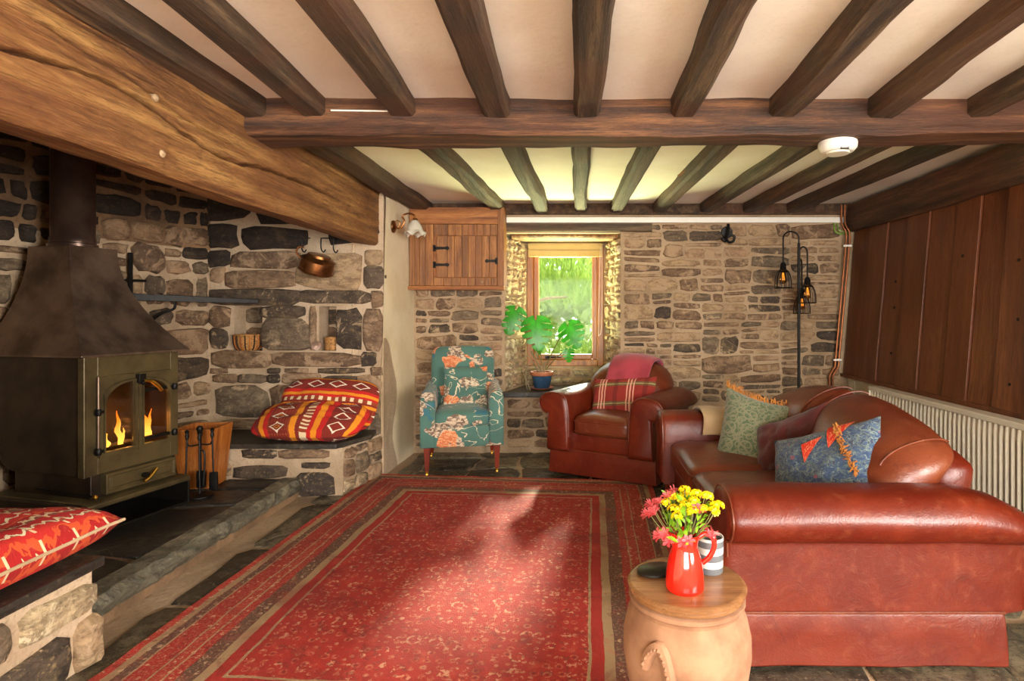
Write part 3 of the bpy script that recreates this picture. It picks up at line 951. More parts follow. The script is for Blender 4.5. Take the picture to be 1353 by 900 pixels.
for i, (x0, x1) in enumerate(back):
    mb = MB()
    sl = (x1 - x0) / (5.13 - 3.19)
    w = RND.uniform(0.105, 0.12) if i else 0.17
    hewn(mb, (x0 - sl * 0.35, 2.84, CEIL + 0.02), (x1 + sl * 0.02, 5.16, CEIL + 0.02), w, 0.105, RND, 30)
    mb.build('ceiling_joist', M['joist'], label='broad dark joist running beside the plaster wall to the pine cupboard' if i == 0 else 'hewn oak joist ending above the plank partition corner' if i == len(back) - 1 else 'slim hewn oak joist running from the cross beam to the far stone wall', cat='joist', group=None if i in (0, len(back) - 1) else 'joists between the cross beam and the far wall')
mb = MB()
hewn(mb, (-1.60, 2.745, CEIL + 0.03), (2.62, 2.745, CEIL + 0.03), 0.25, 0.185, RND, 90, 0.012, 0.03)
mb.build('cross_beam', M['cross'], label='thick dark oak cross beam spanning the room and carrying all joists', cat='beam')
mb = MB()
hewn(mb, (2.49, 5.14, CEIL - 0.02), (2.49, 1.2, CEIL - 0.06), 0.16, 0.235, RND, 60, 0.010, 0.03)
mb.build('wall_beam', M['wall_beam'], label='dark oak beam resting along the top of the plank partition', cat='beam')

# bressummer over the fireplace with long drying cracks
def bressummer():
    y0, y1 = 1.15, 4.46
    zt, zb = CEIL + 0.01, 1.785
    xf, xb = -1.545, -1.745
    cr = [[(1.2, 1.94), (1.54, 1.970), (1.74, 2.006), (1.845, 2.015), (2.047, 2.004), (2.174, 1.972), (2.42, 1.940), (2.6, 1.945), (2.75, 1.972), (3.0, 1.985), (3.36, 1.995), (3.6, 1.99)],
          [(1.5, 2.10), (1.893, 2.073), (2.10, 2.05), (2.32, 2.018), (2.66, 2.012)],
          [(1.3, 2.13), (1.6, 2.15), (1.9, 2.16), (2.2, 2.12)]]
    dep = [(0.055, 0.013), (0.03, 0.008), (0.02, 0.007)]
    def crack(y, z):
        d = 0.0
        for pl, (D, W) in zip(cr, dep):
            for (a, b) in zip(pl, pl[1:]):
                if a[0] <= y <= b[0]:
                    f = (y - a[0]) / (b[0] - a[0])
                    zc = a[1] + (b[1] - a[1]) * f + 0.006 * nz(y * 16, a[1])
                    e0 = min(1, (y - pl[0][0]) / 0.25, (pl[-1][0] - y) / 0.25)
                    w = W * (0.35 + 0.65 * e0) * (0.75 + 0.5 * nz(y * 6, 3))
                    q = abs(z - zc) / max(0.002, w)
                    if q < 1: d = max(d, D * e0 * (1 - q))
        return d
    mb = MB()
    NY, NZ = 420, 130
    rc = 0.03
    def face(s, t):
        y = y0 + (y1 - y0) * s
        z = zb + (zt - zb) * t
        x = xf + 0.020 * nz(y * 1.3, z * 4, 5) + 0.007 * nz(y * 7, z * 11, 2) + 0.003 * nz(y * 22, z * 60, 2)
        e = max(0, 1 - (z - zb) / rc)
        x -= rc * e * e
        zz = z + 0.012 * nz(y * 1.7, 9, 1) * (1 - t) - 0.010 * math.sin(PI * s)
        return (x - crack(y, z), y, zz)
    mb.grid(face, NY, NZ)
    def under(s, t):
        y = y0 + (y1 - y0) * s
        a = face(s, 0)
        return (a[0] + (xb - a[0]) * t, y, a[2] + 0.02 * t + 0.006 * nz(y * 6, t * 2))
    mb.grid(under, NY, 8)
    mb.grid(lambda s, t: (xb, y0 + (y1 - y0) * s, under(s, 1)[2] + (zt - under(s, 1)[2]) * t), NY, 2)
    mb.grid(lambda s, t: (xb + (face(t, 0.0)[0] - xb) * s if False else xb + (xf - xb) * s, y1, zb + (zt - zb) * t), 2, 4)
    o = mb.build('fireplace_beam', M['bress'], loc=(0, 0, 0), auto=70, label='massive golden brown oak beam with long cracks over the fireplace', cat='beam')
    # pale wooden peg ends
    for (y, z) in ((2.095, 1.842), (2.062, 2.035)):
        pb = MB()
        pb.lathe([(0.0, 0.014), (0.008, 0.011), (0.014, 0.005), (0.015, -0.02)], n=12, caps=(False, True))
        pb.build('peg', M['st_tan'], o, loc=(xf + 0.004, y, z), rot=(0, R(90), 0))
bressummer()

# ---- plaster wall on the left, fireplace pier and inglenook walls
mb = MB()
def wav(y, z): return 0.012 * nz(y * 3, z * 2.2)
mb.grid(lambda s, t: (-1.492 + wav(4.39 + 0.78 * s, 2.3 * t) - 0.045 * (1 - t) * (1 - s), 4.385 + 0.78 * s, 2.3 * t - 0.02), 10, 26)
mb.grid(lambda s, t: (-1.75, 4.39 + 0.78 * s, 2.3 * t), 1, 1)
wl = mb.build('wall_left', M['plaster'], kind='structure', loc=(0, 0, 0), auto=80)
EY = 4.40
# end wall of the inglenook (faces the viewer) with two small niches
mb = MB()
xs = [-3.3, -2.672, -2.453, -2.015, -1.882, -1.515]
zs = [-0.1, 0.965, 1.31, 2.4]
holed_wall(mb, xs, zs, {(1, 1): 0.16, (3, 1): 0.18}, lambda x, z, d: (x, EY + d, z), 0.40)
wall_end = mb.build('wall_fireplace_end', M['mortar'], kind='structure', loc=(0, 0, 0), smooth=False)
def on_end(u, v, y=EY):
    return ((u - 765) * y / 750, EYE - (v - 415) * y / 750)
RS = random.Random(21)
def end_stone(u0, v0, u1, v1, m, y=EY, pr=0.02, parent=None, **kw):
    a = on_end(u0 - 1.1, v0 - 0.9, y); b = on_end(u1 + 1.1, v1 + 0.9, y)
    put_stone(parent or wall_end, (0, y, 0), (1, 0, 0), (0, -1, 0), (a[0] + b[0]) / 2, (a[1] + b[1]) / 2, abs(b[0] - a[0]), abs(a[1] - b[1]), M[m], RS, pr, **kw)
def c4(x, y): return (250 + x * 0.2445, 280 + y * 0.2445)
def c5(x, y): return (230 + x * 0.2439, 470 + y * 0.2439)
L4 = [(85, 65, 265, 195, 'st_soot'), (285, 85, 640, 200, 'st_soot'), (105, 205, 222, 295, 'st_soot'), (228, 210, 595, 310, 'st_brown'),
      (590, 210, 945, 415, 'st_tan'), (950, 212, 1045, 290, 'st_tan'), (950, 295, 1055, 415, 'st_grey'), (198, 312, 580, 415, 'st_brown'),
      (120, 300, 195, 380, 'st_tan'), (110, 412, 590, 500, 'st_dark'), (598, 425, 978, 500, 'st_dark'), (985, 430, 1050, 515, 'st_brown'),
      (385, 508, 625, 572, 'st_dark'), (390, 582, 650, 748, 'st_grey'), (655, 515, 688, 745, 'st_brown'), (792, 525, 935, 742, 'st_dark'), (942, 522, 1045, 748, 'st_brown'),
      (110, 512, 222, 625, 'st_brown'), (112, 632, 215, 740, 'st_dark'),
      (125, 752, 445, 840, 'st_brown'), (450, 758, 930, 840, 'st_brown'), (936, 760, 1010, 835, 'st_dark'),
      (118, 848, 205, 872, 'st_brown'), (425, 846, 490, 872, 'st_dark'), (520, 848, 640, 868, 'st_brown'), (700, 845, 945, 872, 'st_dark'), (985, 842, 1045, 885, 'st_brown'),
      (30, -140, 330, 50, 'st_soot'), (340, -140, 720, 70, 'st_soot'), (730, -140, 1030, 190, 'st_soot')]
for x0, y0, x1, y1, m in L4:
    end_stone(*c4(x0, y0), *c4(x1, y1), m, jit=0.09)
L5 = [(215, 102, 338, 146, 'st_brown'), (348, 100, 502, 147, 'st_grey'), (506, 104, 572, 147, 'st_dark'), (588, 100, 795, 150, 'st_tan'),
      (808, 108, 985, 190, 'st_dark'), (990, 100, 1128, 300, 'st_tan'), (222, 156, 520, 335, 'st_grey'), (528, 165, 800, 330, 'st_brown'), (810, 200, 985, 320, 'st_brown'),
      (1010, 310, 1130, 470, 'st_grey'), (260, 345, 700, 395, 'st_tan')]
for x0, y0, x1, y1, m in L5:
    end_stone(*c5(x0, y0), *c5(x1, y1), m, jit=0.09)
# stones at the back of the niches
for (u0, v0, u1, v1, m, d) in ((308, 408, 342, 428, 'st_grey', 0.16), (308, 431, 342, 459, 'st_brown', 0.16), (411, 408, 440, 430, 'st_dark', 0.18), (411, 433, 440, 462, 'st_brown', 0.18)):
    a = on_end(u0, v0); b = on_end(u1, v1)
    put_stone(wall_end, (0, EY + d, 0), (1, 0, 0), (0, -1, 0), (a[0] + b[0]) / 2, (a[1] + b[1]) / 2, abs(b[0] - a[0]), abs(a[1] - b[1]), M[m], RS, 0.012)

# back wall of the inglenook, at a slight angle
ang = R(17)
wd = Vector((math.sin(ang), math.cos(ang), 0))                 # along the wall, away from the viewer
wn = Vector((math.cos(ang), -math.sin(ang), 0))                # into the fireplace
w0 = Vector((-2.86, EY, 0)) - wd * 3.5
mb = MB()
p0, p1 = w0, w0 + wd * 3.6
poly = [p0, p1, p1 - wn * 0.3, p0 - wn * 0.3]
mb.prism([(p.x, p.y) for p in poly], lambda a, b, d: (a, b, d), -0.1, 2.4)
wall_in = mb.build('wall_fireplace_back', M['mortar'], kind='structure', loc=(0, 0, 0), smooth=False)
mb = MB(); poly = [p0 + wn * 0.003, p1 + wn * 0.003, p1 - wn * 0.01, p0 - wn * 0.01]
mb.prism([(p.x, p.y) for p in poly], lambda a, b, d: (a, b, d), 1.74, 2.39)
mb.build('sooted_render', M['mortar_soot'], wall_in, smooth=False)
mixw = [M['st_brown']] * 5 + [M['st_grey']] * 4 + [M['st_tan']] * 4 + [M['st_dark']]
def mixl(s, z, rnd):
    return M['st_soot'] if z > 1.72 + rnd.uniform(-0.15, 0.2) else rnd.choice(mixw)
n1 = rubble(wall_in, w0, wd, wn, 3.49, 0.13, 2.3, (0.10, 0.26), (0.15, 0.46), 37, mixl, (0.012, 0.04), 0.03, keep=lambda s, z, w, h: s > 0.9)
print('stones inglenook', n1)

# near pier and plaster wall towards the viewer
mb = MB(); mb.box(-3.9, -1.50, 0.85, 1.20, -0.1, 2.3)
mb.build('wall_fireplace_pier', M['plaster'], kind='structure', loc=(0, 0, 0), smooth=False)
mb = MB(); mb.box(-1.75, -1.50, -3.4, 0.85, -0.1, 2.3)
mb.build('wall_left_front', M['plaster'], kind='structure', loc=(0, 0, 0), smooth=False)
# wall behind the viewer with its window, and the right wall
mb = MB()
holed_wall(mb, [-1.75, -1.05, 1.85, 2.75], [-0.1, 0.5, 2.15, 2.4], {(1, 1)}, lambda x, z, d: (x, -3.20 - d, z), 0.2, True)
mb.build('wall_front', M['plaster'], kind='structure', loc=(0, 0, 0), smooth=False)
mb = MB()
holed_wall(mb, [-3.4, -1.45, 0.25, 1.75], [-0.1, 0.7, 2.1, 2.4], {(1, 1)}, lambda y, z, d: (2.50 + d, y, z), 0.2, True)
mb.box(2.44, 2.66, 1.75, 5.16, -0.1, 0.72)
mb.box(2.62, 2.80, 1.75, 5.16, 0.72, 2.4)
wall_right = mb.build('wall_right', M['cream_paint'], kind='structure', loc=(0, 0, 0), smooth=False)
# cream boards under the planks
yy = 5.12
while yy > 1.9:
    mb = MB(); mb.box(2.425, 2.445, yy - 0.125, yy - 0.003, 0.0, 0.715)
    mb.build('board', M['cream_paint'], wall_right, smooth=False, bevel=0.004)
    yy -= 0.13
# leaning plank partition: wide planks with lighter joints
def plank_x(z): return 2.385 + 0.105 * (z - 0.7) / 1.27
yb = [5.13, 4.82, 4.55, 4.27, 4.00, 3.72, 3.49, 3.27, 3.02, 2.74, 2.45, 2.12, 1.78]
for k, (a, b) in enumerate(zip(yb, yb[1:])):
    mb = MB()
    pr = (0.0, 0.012)[k % 2] + RND.uniform(0, 0.006)
    lean = 0.03
    pts = []
    for z in [0.70 + 1.33 * i / 12 for i in range(13)]:
        x = plank_x(z) - pr
        ya = a - 0.004 + lean * (z - 0.7) * 0; ye = b + 0.004
        wv = 0.004 * nz(z * 3, a)
        pts.append([(x + wv, ya + wv, z), (x + wv * 2, (ya + ye) / 2, z), (x + wv, ye + wv, z), (x + 0.04, ye, z), (x + 0.04, ya, z)])
    mb.rings(pts)
    mb.build('plank', M['plank'], wall_right, bevel=0.003)
mb = MB()
mb.prism([(2.365, 0.685), (2.44, 0.685), (2.44, 0.715), (2.365, 0.715)], lambda a, b, d: (a, d, b), 1.75, 5.14)
mb.build('rail', M['plank'], wall_right, smooth=False, bevel=0.004)
for (y, z) in ((3.15, 1.55), (3.12, 1.22), (3.14, 0.86), (4.37, 1.50), (4.36, 1.3), (4.35, 0.95), (3.62, 1.62), (2.9, 1.3)):
    mb = MB(); mb.lathe([(0.0, 0.004), (0.008, 0.003), (0.010, -0.004)], n=8, caps=(False, True))
    mb.build('nail', M['iron'], wall_right, loc=(plank_x(z) - 0.016, y, z), rot=(0, R(-90), 0))

# batten, lintel, recess head on the far wall
mb = MB(); mb.box(-0.655, 2.44, BY - 0.030, BY, 2.075, 2.125)
mb.build('trim_1', M['white'], kind='structure', smooth=False, bevel=0.004)
mb = MB(); hewn(mb, (-0.68, BY - 0.004, 2.068), (0.66, BY - 0.004, 2.068), 0.05, 0.075, RND, 20, 0.005, 0.01)
mb.build('window_lintel', M['lintel_wood'], label='flat dark oak lintel above the window recess', cat='lintel')
mb = MB(); hewn(mb, (-0.62, 5.30, 1.992), (0.36, 5.30, 1.992), 0.20, 0.045, RND, 18, 0.006, 0.015)
mb.build('recess_beam', M['bress'], label='rough timber lying across the head of the window recess', cat='beam')
mb = MB(); mb.box(-1.49, 2.44, 5.10, 5.16, 2.15, 2.245)
mb.build('trim_2', M['joist'], kind='structure', smooth=False)

# ---- raised slate hearth
HZ = 0.12
hearth = thing('hearth', (-2.4, 3.0, 0), 0, 'raised black slate hearth with a chiselled kerb under the stove', 'hearth')
def hl(p): return (p[0] + 2.4, p[1] - 3.0)
mb = MB(); mb.prism([(-1.3 + 0.40, -0.92), (0.47, -0.92), (0.47, 0.90), (-0.58, 0.90)], lambda a, b, d: (a, b, d), -0.02, HZ - 0.014)
mb.build('base', M['mortar_soot'], hearth, smooth=False)
slabs = [[(-3.3, 2.08), (-2.65, 2.08), (-2.62, 2.95), (-3.22, 2.9)], [(-2.64, 2.08), (-2.0, 2.08), (-2.0, 2.62), (-2.63, 2.72)],
         [(-2.62, 2.74), (-2.0, 2.64), (-2.0, 3.36), (-2.6, 3.28)], [(-3.2, 2.93), (-2.63, 2.97), (-2.6, 3.6), (-3.08, 3.6)],
         [(-2.59, 3.31), (-2.0, 3.38), (-2.0, 3.66), (-2.58, 3.60)], [(-3.04, 3.62), (-2.42, 3.64), (-2.42, 3.90), (-2.98, 3.90)], [(-2.40, 3.66), (-2.0, 3.68), (-1.98, 3.90), (-2.40, 3.90)]]
for s in slabs:
    flag(hearth, [hl(p) for p in s], M['slate'], HZ + RND.uniform(-0.002, 0.002), 0.04, 'slab')
def kerb(y0, y1, seed):
    mb = MB()
    rnd = random.Random(seed)
    rings = []
    n = int((y1 - y0) / 0.045)
    for i in range(n + 1):
        y = y0 + (y1 - y0) * i / n
        j = lambda k: rnd.uniform(-k, k)
        rings.append([(0.36, y - 3.0, HZ - 0.10), (0.37 + j(0.004), y - 3, HZ + 0.004), (0.47 + j(0.012), y - 3, HZ + j(0.006)), (0.50 + j(0.014), y - 3, HZ - 0.035 + j(0.008)),
                      (0.485 + j(0.010), y - 3, HZ - 0.075 + j(0.006)), (0.45, y - 3, HZ - 0.112)])
    mb.rings(rings)
    return mb.build('kerb_stone', M['kerb'], hearth, auto=25)
kerb(2.09, 3.58, 1); kerb(3.60, 3.90, 2)

# ---- the two stone benches of the inglenook
def slab_top(parent, poly, z0, z1):
    mb = MB(); mb.prism(poly, lambda a, b, d: (a, b, d), z0, z1)
    return mb.build('slate_top', M['slate'], parent, smooth=False, bevel=0.007)
bench = thing('stone_bench', (-2.2, 4.15, 0), 0, 'low stone bench with slate top under the two fireplace niches', 'bench')
bx, by = -2.2, 4.15
mb = MB(); mb.prism([(-2.95 - bx, 3.92 - by), (-1.63 - bx, 3.92 - by), (-1.525 - bx, 4.39 - by), (-2.86 - bx, 4.39 - by)], lambda a, b, d: (a, b, d), -0.02, 0.325)
mb.build('core', M['mortar'], bench, smooth=False)
slab_top(bench, [(-2.93 - bx, 3.88 - by), (-1.66 - bx, 3.88 - by), (-1.53 - bx, 4.18 - by), (-1.56 - bx, 4.375 - by), (-2.82 - bx, 4.375 - by)], 0.325, 0.36)
LB = [(218, 502, 276, 572, 'st_grey'), (368, 508, 560, 562, 'st_dark'), (566, 505, 842, 558, 'st_brown'), (318, 592, 616, 662, 'st_dark'), (650, 622, 872, 760, 'st_dark'),
      (690, 578, 845, 612, 'st_dark'), (215, 590, 310, 655, 'st_brown')]
for x0, y0, x1, y1, m in LB:
    a = on_end(*c5(x0, y0), 3.92); b = on_end(*c5(x1, y1), 3.92)
    put_stone(bench, (-bx, 3.92 - by, 0), (1, 0, 0), (0, -1, 0), (a[0] + b[0]) / 2, (a[1] + b[1]) / 2, abs(b[0] - a[0]), abs(a[1] - b[1]), M[m], RS, 0.02, jit=0.1)
es = Vector((-1.525 + 1.63, 0.47, 0)).normalized()
rubble(bench, (-1.63 - bx, 3.92 - by, 0), es, (1, -0.2, 0), 0.47, 0.0, 0.32, (0.13, 0.18), (0.16, 0.3), 44, [M['st_brown'], M['st_tan'], M['st_grey'], M['st_pale']], (0.012, 0.03), 0.02)

bench2 = thing('stone_bench', (-2.4, 1.62, 0), 0, 'low pale stone bench with slate top beside the stove, red cushion on it', 'bench')
bx, by = -2.4, 1.62
mb = MB(); mb.box(-3.5 - bx, -1.755 - bx, 1.215 - by, 2.045 - by, -0.02, 0.332)
mb.build('core', M['mortar'], bench2, smooth=False)
slab_top(bench2, [(-3.4 - bx, 1.215 - by), (-1.73 - bx, 1.215 - by), (-1.73 - bx, 2.075 - by), (-3.4 - bx, 2.075 - by)], 0.333, 0.370)
for (ya, yb_, za, zb_, m, pr) in ((1.775, 2.062, 0.185, 0.305, 'st_pale', 0.02), (1.965, 2.062, -0.01, 0.165, 'st_tan', 0.04), (1.62, 1.955, -0.01, 0.165, 'st_dark', 0.025),
                                 (1.60, 1.755, 0.185, 0.315, 'st_grey', 0.02), (1.25, 1.58, 0.17, 0.31, 'st_tan', 0.02), (1.25, 1.60, -0.01, 0.155, 'st_brown', 0.02)):
    put_stone(bench2, (-1.755 - bx, -by, 0), (0, 1, 0), (1, 0, 0), (ya + yb_) / 2, (za + zb_) / 2, yb_ - ya, zb_ - za, M[m], RS, pr, jit=0.08)
rubble(bench2, (-3.2 - bx, 2.045 - by, 0), (1, 0, 0), (0, 1, 0), 1.42, 0.13, 0.325, (0.09, 0.12), (0.2, 0.4), 46, [M['st_brown'], M['st_tan'], M['st_grey']], (0.01, 0.025), 0.02)

# ------------------------------------------------------------------ stove
def arch_top(y, w, z0, h):
    return z0 + h * math.sqrt(max(0, 1 - (abs(y) / w) ** 2.4))

def make_stove():
    st = thing('wood_stove', (-2.477, 3.152, HZ + 0.003), R(-14), 'olive black wood burning stove with flared hood, flue and lit fire', 'stove')
    st.scale = (1, 0.9, 1)
    # local: +x = front, y = along the front (away from the viewer), z above the hearth
    z0 = 0.29; z1 = 0.925
    # side and firebox (open at the front)
    mb = MB()
    def side_poly(o):
        return [(-0.60, z1), (-0.01, z1), (-0.01, z0), (-0.50, z0), (-0.575, z0 + 0.035), (-0.60, z0 + 0.12)]
    for (ya, yb) in ((-0.285, -0.265), (0.265, 0.285)):
        mb.prism(side_poly(0), lambda a, b, d: (a, d, b), ya, yb)
    mb.box(-0.60, -0.58, -0.265, 0.265, z0 + 0.1, z1); mb.box(-0.58, -0.01, -0.265, 0.265, z0, z0 + 0.02)
    mb.box(-0.58, -0.01, -0.265, 0.265, z1 - 0.02, z1)
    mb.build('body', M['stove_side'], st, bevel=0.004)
    mb = MB(); mb.box(-0.26, -0.24, -0.26, 0.26, z0 + 0.02, z1 - 0.02); mb.build('fire_back', M['soot'], st, smooth=False)
    # front plate around the doors
    D0, D1, DB, DT = -0.215, 0.235, 0.375, 0.80
    mb = MB()
    mb.box(-0.012, 0.012, -0.29, D0, z0 - 0.005, z1); mb.box(-0.012, 0.012, D1, 0.29, z0 - 0.005, z1)
    mb.box(-0.012, 0.012, D0, D1, z0 - 0.005, DB); mb.box(-0.012, 0.012, D0, D1, DT, z1)
    mb.build('front_plate', M['stove'], st, smooth=False, bevel=0.003)
    mb = MB(); mb.box(-0.02, 0.022, -0.296, -0.282, z0 - 0.005, z1); mb.build('edge_strip', M['stove'], st, smooth=False, bevel=0.004)
    # doors: flat frame with an arched opening shared by both
    c = (D0 + D1) / 2; hw = (D1 - D0) / 2
    for sgn, ya, yb in ((-1, D0, c - 0.002), (1, c + 0.002, D1)):
        n = 14
        b = 0.026
        inner = []; outer = []
        ia, ib = ya + b, yb - b
        for k in range(n + 1):
            y = ia + (ib - ia) * k / n
            inner.append((y, arch_top(y - c, hw - b + 0.001, DT - 0.155, 0.118)))
            outer.append((ya + (yb - ya) * k / n, DT))
        for k in range(1, 6):
            inner.append((ib, inner[n][1] + (DB + b - inner[n][1]) * k / 5)); outer.append((yb, DT + (DB - DT) * k / 5))
        for k in range(1, 7):
            inner.append((ib + (ia - ib) * k / 6, DB + b)); outer.append((yb + (ya - yb) * k / 6, DB))
        for k in range(1, 5):
            inner.append((ia, DB + b + (inner[0][1] - DB - b) * k / 5)); outer.append((ya, DB + (DT - DB) * k / 5))
        mb = MB()
        N_ = len(inner)
        R1 = [[(0.013, y, z) for y, z in outer], [(0.030, y, z) for y, z in outer], [(0.030, y * 0.35 + q[0] * 0.65, z * 0.35 + q[1] * 0.65) for (y, z), q in zip(outer, inner)],
              [(0.040, y * 0.25 + q[0] * 0.75, z * 0.25 + q[1] * 0.75) for (y, z), q in zip(outer, inner)], [(0.040, q[0], q[1]) for q in inner], [(0.013, q[0], q[1]) for q in inner]]
        mb.rings(R1 + [R1[0]], (False, False))
        d = mb.build('door', M['stove'], st, auto=30)
        mb = MB(); mb.add([(0.020, y, z) for y, z in inner], [tuple(range(N_))])
        mb.build('door_glass', M['stove_glass'], d, smooth=False, solid=0.004)
        # hinge knuckles
        yk = ya - 0.012 if sgn < 0 else yb + 0.008
        for zz in ((0.41, 0.615) if sgn < 0 else (0.43, 0.70)):
            mb = MB(); mb.lathe([(0.0, -0.018), (0.013, -0.018), (0.017, -0.008), (0.017, 0.008), (0.013, 0.018), (0.0, 0.018)], (0.032, yk, zz), 10, (False, False))
            mb.box(0.012, 0.036, min(yk, ya + 0.02), max(yk, ya + 0.02) if sgn < 0 else yk, zz - 0.008, zz + 0.008)
            mb.build('hinge', M['iron'], d)
        if sgn < 0:
            mb = MB(); mb.tube([(0.032, yk, 0.39), (0.032, yk, 0.80)], 0.006, 8); mb.build('hinge_rod', M['hood'], d)
    # latch and brass handle
    mb = MB(); mb.box(0.03, 0.06, c - 0.022, c + 0.022, DT - 0.055, DT - 0.005); mb.tube([(0.05, c, DT - 0.05), (0.075, c, DT - 0.055)], 0.014, 10)
    mb.build('latch', M['iron'], st, bevel=0.003)
    mb = MB(); mb.tube(bez([(0.075, c - 0.004, DT - 0.042), (0.085, c + 0.03, DT - 0.048), (0.085, c + 0.07, DT - 0.075), (0.082, c + 0.10, DT - 0.105)], 5), [0.008] * 6 + [0.0105] * 10, 8)
    mb.build('door_handle', M['brass'], st)
    # ash drawer
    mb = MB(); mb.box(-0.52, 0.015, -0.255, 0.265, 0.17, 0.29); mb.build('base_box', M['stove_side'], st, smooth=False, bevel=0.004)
    mb = MB()
    def dp(a, b, d): return (d, a, b)
    r = [(-0.20, 0.182), (0.235, 0.182), (0.235, 0.288), (-0.20, 0.288)]
    def sh(k): return [(y + (k if y < 0 else -k), z + (k if z < 0.23 else -k)) for y, z in r]
    mb.rings([[dp(*p, 0.014) for p in r], [dp(*p, 0.055) for p in r], [dp(*p, 0.055) for p in sh(0.014)], [dp(*p, 0.048) for p in sh(0.018)], [dp(*p, 0.048) for p in sh(0.026)], [dp(*p, 0.055) for p in sh(0.03)]])
    dr = mb.build('ash_drawer', M['stove'], st, smooth=False, bevel=0.003)
    mb = MB(); mb.tube([(0.055, 0.015, 0.235), (0.085, 0.015, 0.235)], [0.012, 0.016], 10); mb.build('knob', M['iron'], dr)
    mb = MB(); mb.tube(bez([(0.088, -0.005, 0.205), (0.092, 0.03, 0.225), (0.092, 0.07, 0.262)], 5), 0.0095, 8); mb.build('handle', M['brass'], dr)
    # plinth plate on legs
    mb = MB()
    pl = [(-0.60, 0.135), (-0.60, 0.170), (0.075, 0.170), (0.095, 0.158), (0.095, 0.135)]
    mb.prism(pl, lambda a, b, d: (a, d, b), -0.33, 0.30)
    mb.build('plinth', M['stove'], st, bevel=0.005)
    mb = MB()
    mb.prism([(-0.60, 0.0), (-0.60, 0.165), (0.05, 0.168), (0.085, 0.15), (0.092, 0.10), (0.092, 0.0)], lambda a, b, d: (a, d, b), -0.352, -0.328)
    mb.build('plinth_side', M['stove_side'], st, bevel=0.01)
    mb = MB(); mb.prism([(-0.60, 0.0), (-0.60, 0.14), (0.09, 0.14), (0.09, 0.0)], lambda a, b, d: (a, d, b), 0.285, 0.30)
    mb.build('plinth_leg', M['black'], st, smooth=False, bevel=0.003)
    mb = MB(); mb.box(-0.3, -0.28, -0.33, 0.285, 0, 0.135); mb.build('plinth_back', M['black'], st, smooth=False)
    mb = MB(); mb.box(-0.28, 0.085, -0.33, 0.285, 0.0, 0.014); mb.build('plinth_foot', M['black'], st, smooth=False, bevel=0.003)
    # riddling rod with brass knob
    mb = MB(); mb.tube([(-0.30, -0.300, 0.215), (0.06, -0.300, 0.203), (0.09, -0.298, 0.2)], 0.006, 8); rod = mb.build('riddling_rod', M['iron'], st)
    mb = MB(); mb.lathe([(0.0, -0.014), (0.010, -0.010), (0.014, 0), (0.010, 0.010), (0.0, 0.014)], (0.10, -0.298, 0.199), 10, (False, False)); mb.build('knob', M['brass'], rod)
    # flared hood
    mb = MB()
    zb, zt = 0.915, 1.505
    B = (-0.70, 0.045, -0.325, 0.345); Tt = (-0.60, -0.285, -0.135, 0.145)
    rings = [[(B[0], B[2], zb - 0.012), (B[1], B[2], zb - 0.012), (B[1], B[3], zb - 0.012), (B[0], B[3], zb - 0.012)]]
    for i in range(15):
        f = i / 14
        k = 1 - (1 - f) ** 1.9       # concave flare
        L = lambda a, b: a + (b - a) * k
        x0, x1, y0, y1 = L(B[0], Tt[0]), L(B[1], Tt[1]), L(B[2], Tt[2]), L(B[3], Tt[3])
        z = zb + (zt - zb) * f
        rings.append([(x0, y0, z), (x1, y0, z), (x1, y1, z), (x0, y1, z)])
    mb.rings(rings)
    mb.build('hood', M['hood'], st, auto=30, bevel=0.003)
    mb = MB(); mb.lathe([(0.122, 1.50), (0.122, 1.525), (0.112, 1.53), (0.112, 1.56), (0.108, 1.565), (0.108, 2.20)], (-0.44, 0.0, 0), 32)
    mb.build('flue_pipe', M['flue'], st)
    # flames
    def flame(y, h, w, lean, seed):
        mb = MB(); rings = []
        for i in range(11):
            f = i / 10
            r = w * (math.sin(PI * min(1, f * 0.85 + 0.16)) ** 1.1) * (1 - 0.55 * f) + 0.0015
            cy = lean * f * f + 0.022 * nz(f * 3.5, seed) ; cx = 0.012 * nz(f * 3, seed + 9)
            rings.append([(cx + r * 0.45 * math.cos(2 * PI * k / 9), cy + r * math.sin(2 * PI * k / 9), h * f) for k in range(9)])
        mb.rings(rings)
        mb.build('flame', M['flame'], st, loc=(-0.06, y, DB + 0.03))
    flame(-0.105, 0.10, 0.020, -0.03, 1); flame(-0.03, 0.19, 0.020, -0.02, 4); flame(-0.015, 0.09, 0.013, 0.01, 6)
    flame(0.135, 0.15, 0.030, 0.0, 8); flame(0.15, 0.17, 0.018, 0.02, 12)
    for k, (y, a) in enumerate(((-0.06, 0.2), (0.07, -0.15))):
        mb = MB(); mb.tube([(-0.10, y - 0.11, DB + 0.0), (-0.10 + 0.02 * a, y + 0.11, DB + 0.012)], 0.032, 9)
        mb.build('log', M['soot'], st)
    return st
make_stove()
lp = bpy.data.lights.new('fire_glow', 'POINT'); lp.energy = 2.5; lp.color = (1, 0.5, 0.15); lp.shadow_soft_size = 0.05
lo = bpy.data.objects.new('fire_glow', lp); COL.objects.link(lo); lo.location = (-2.56, 3.2, 0.62)

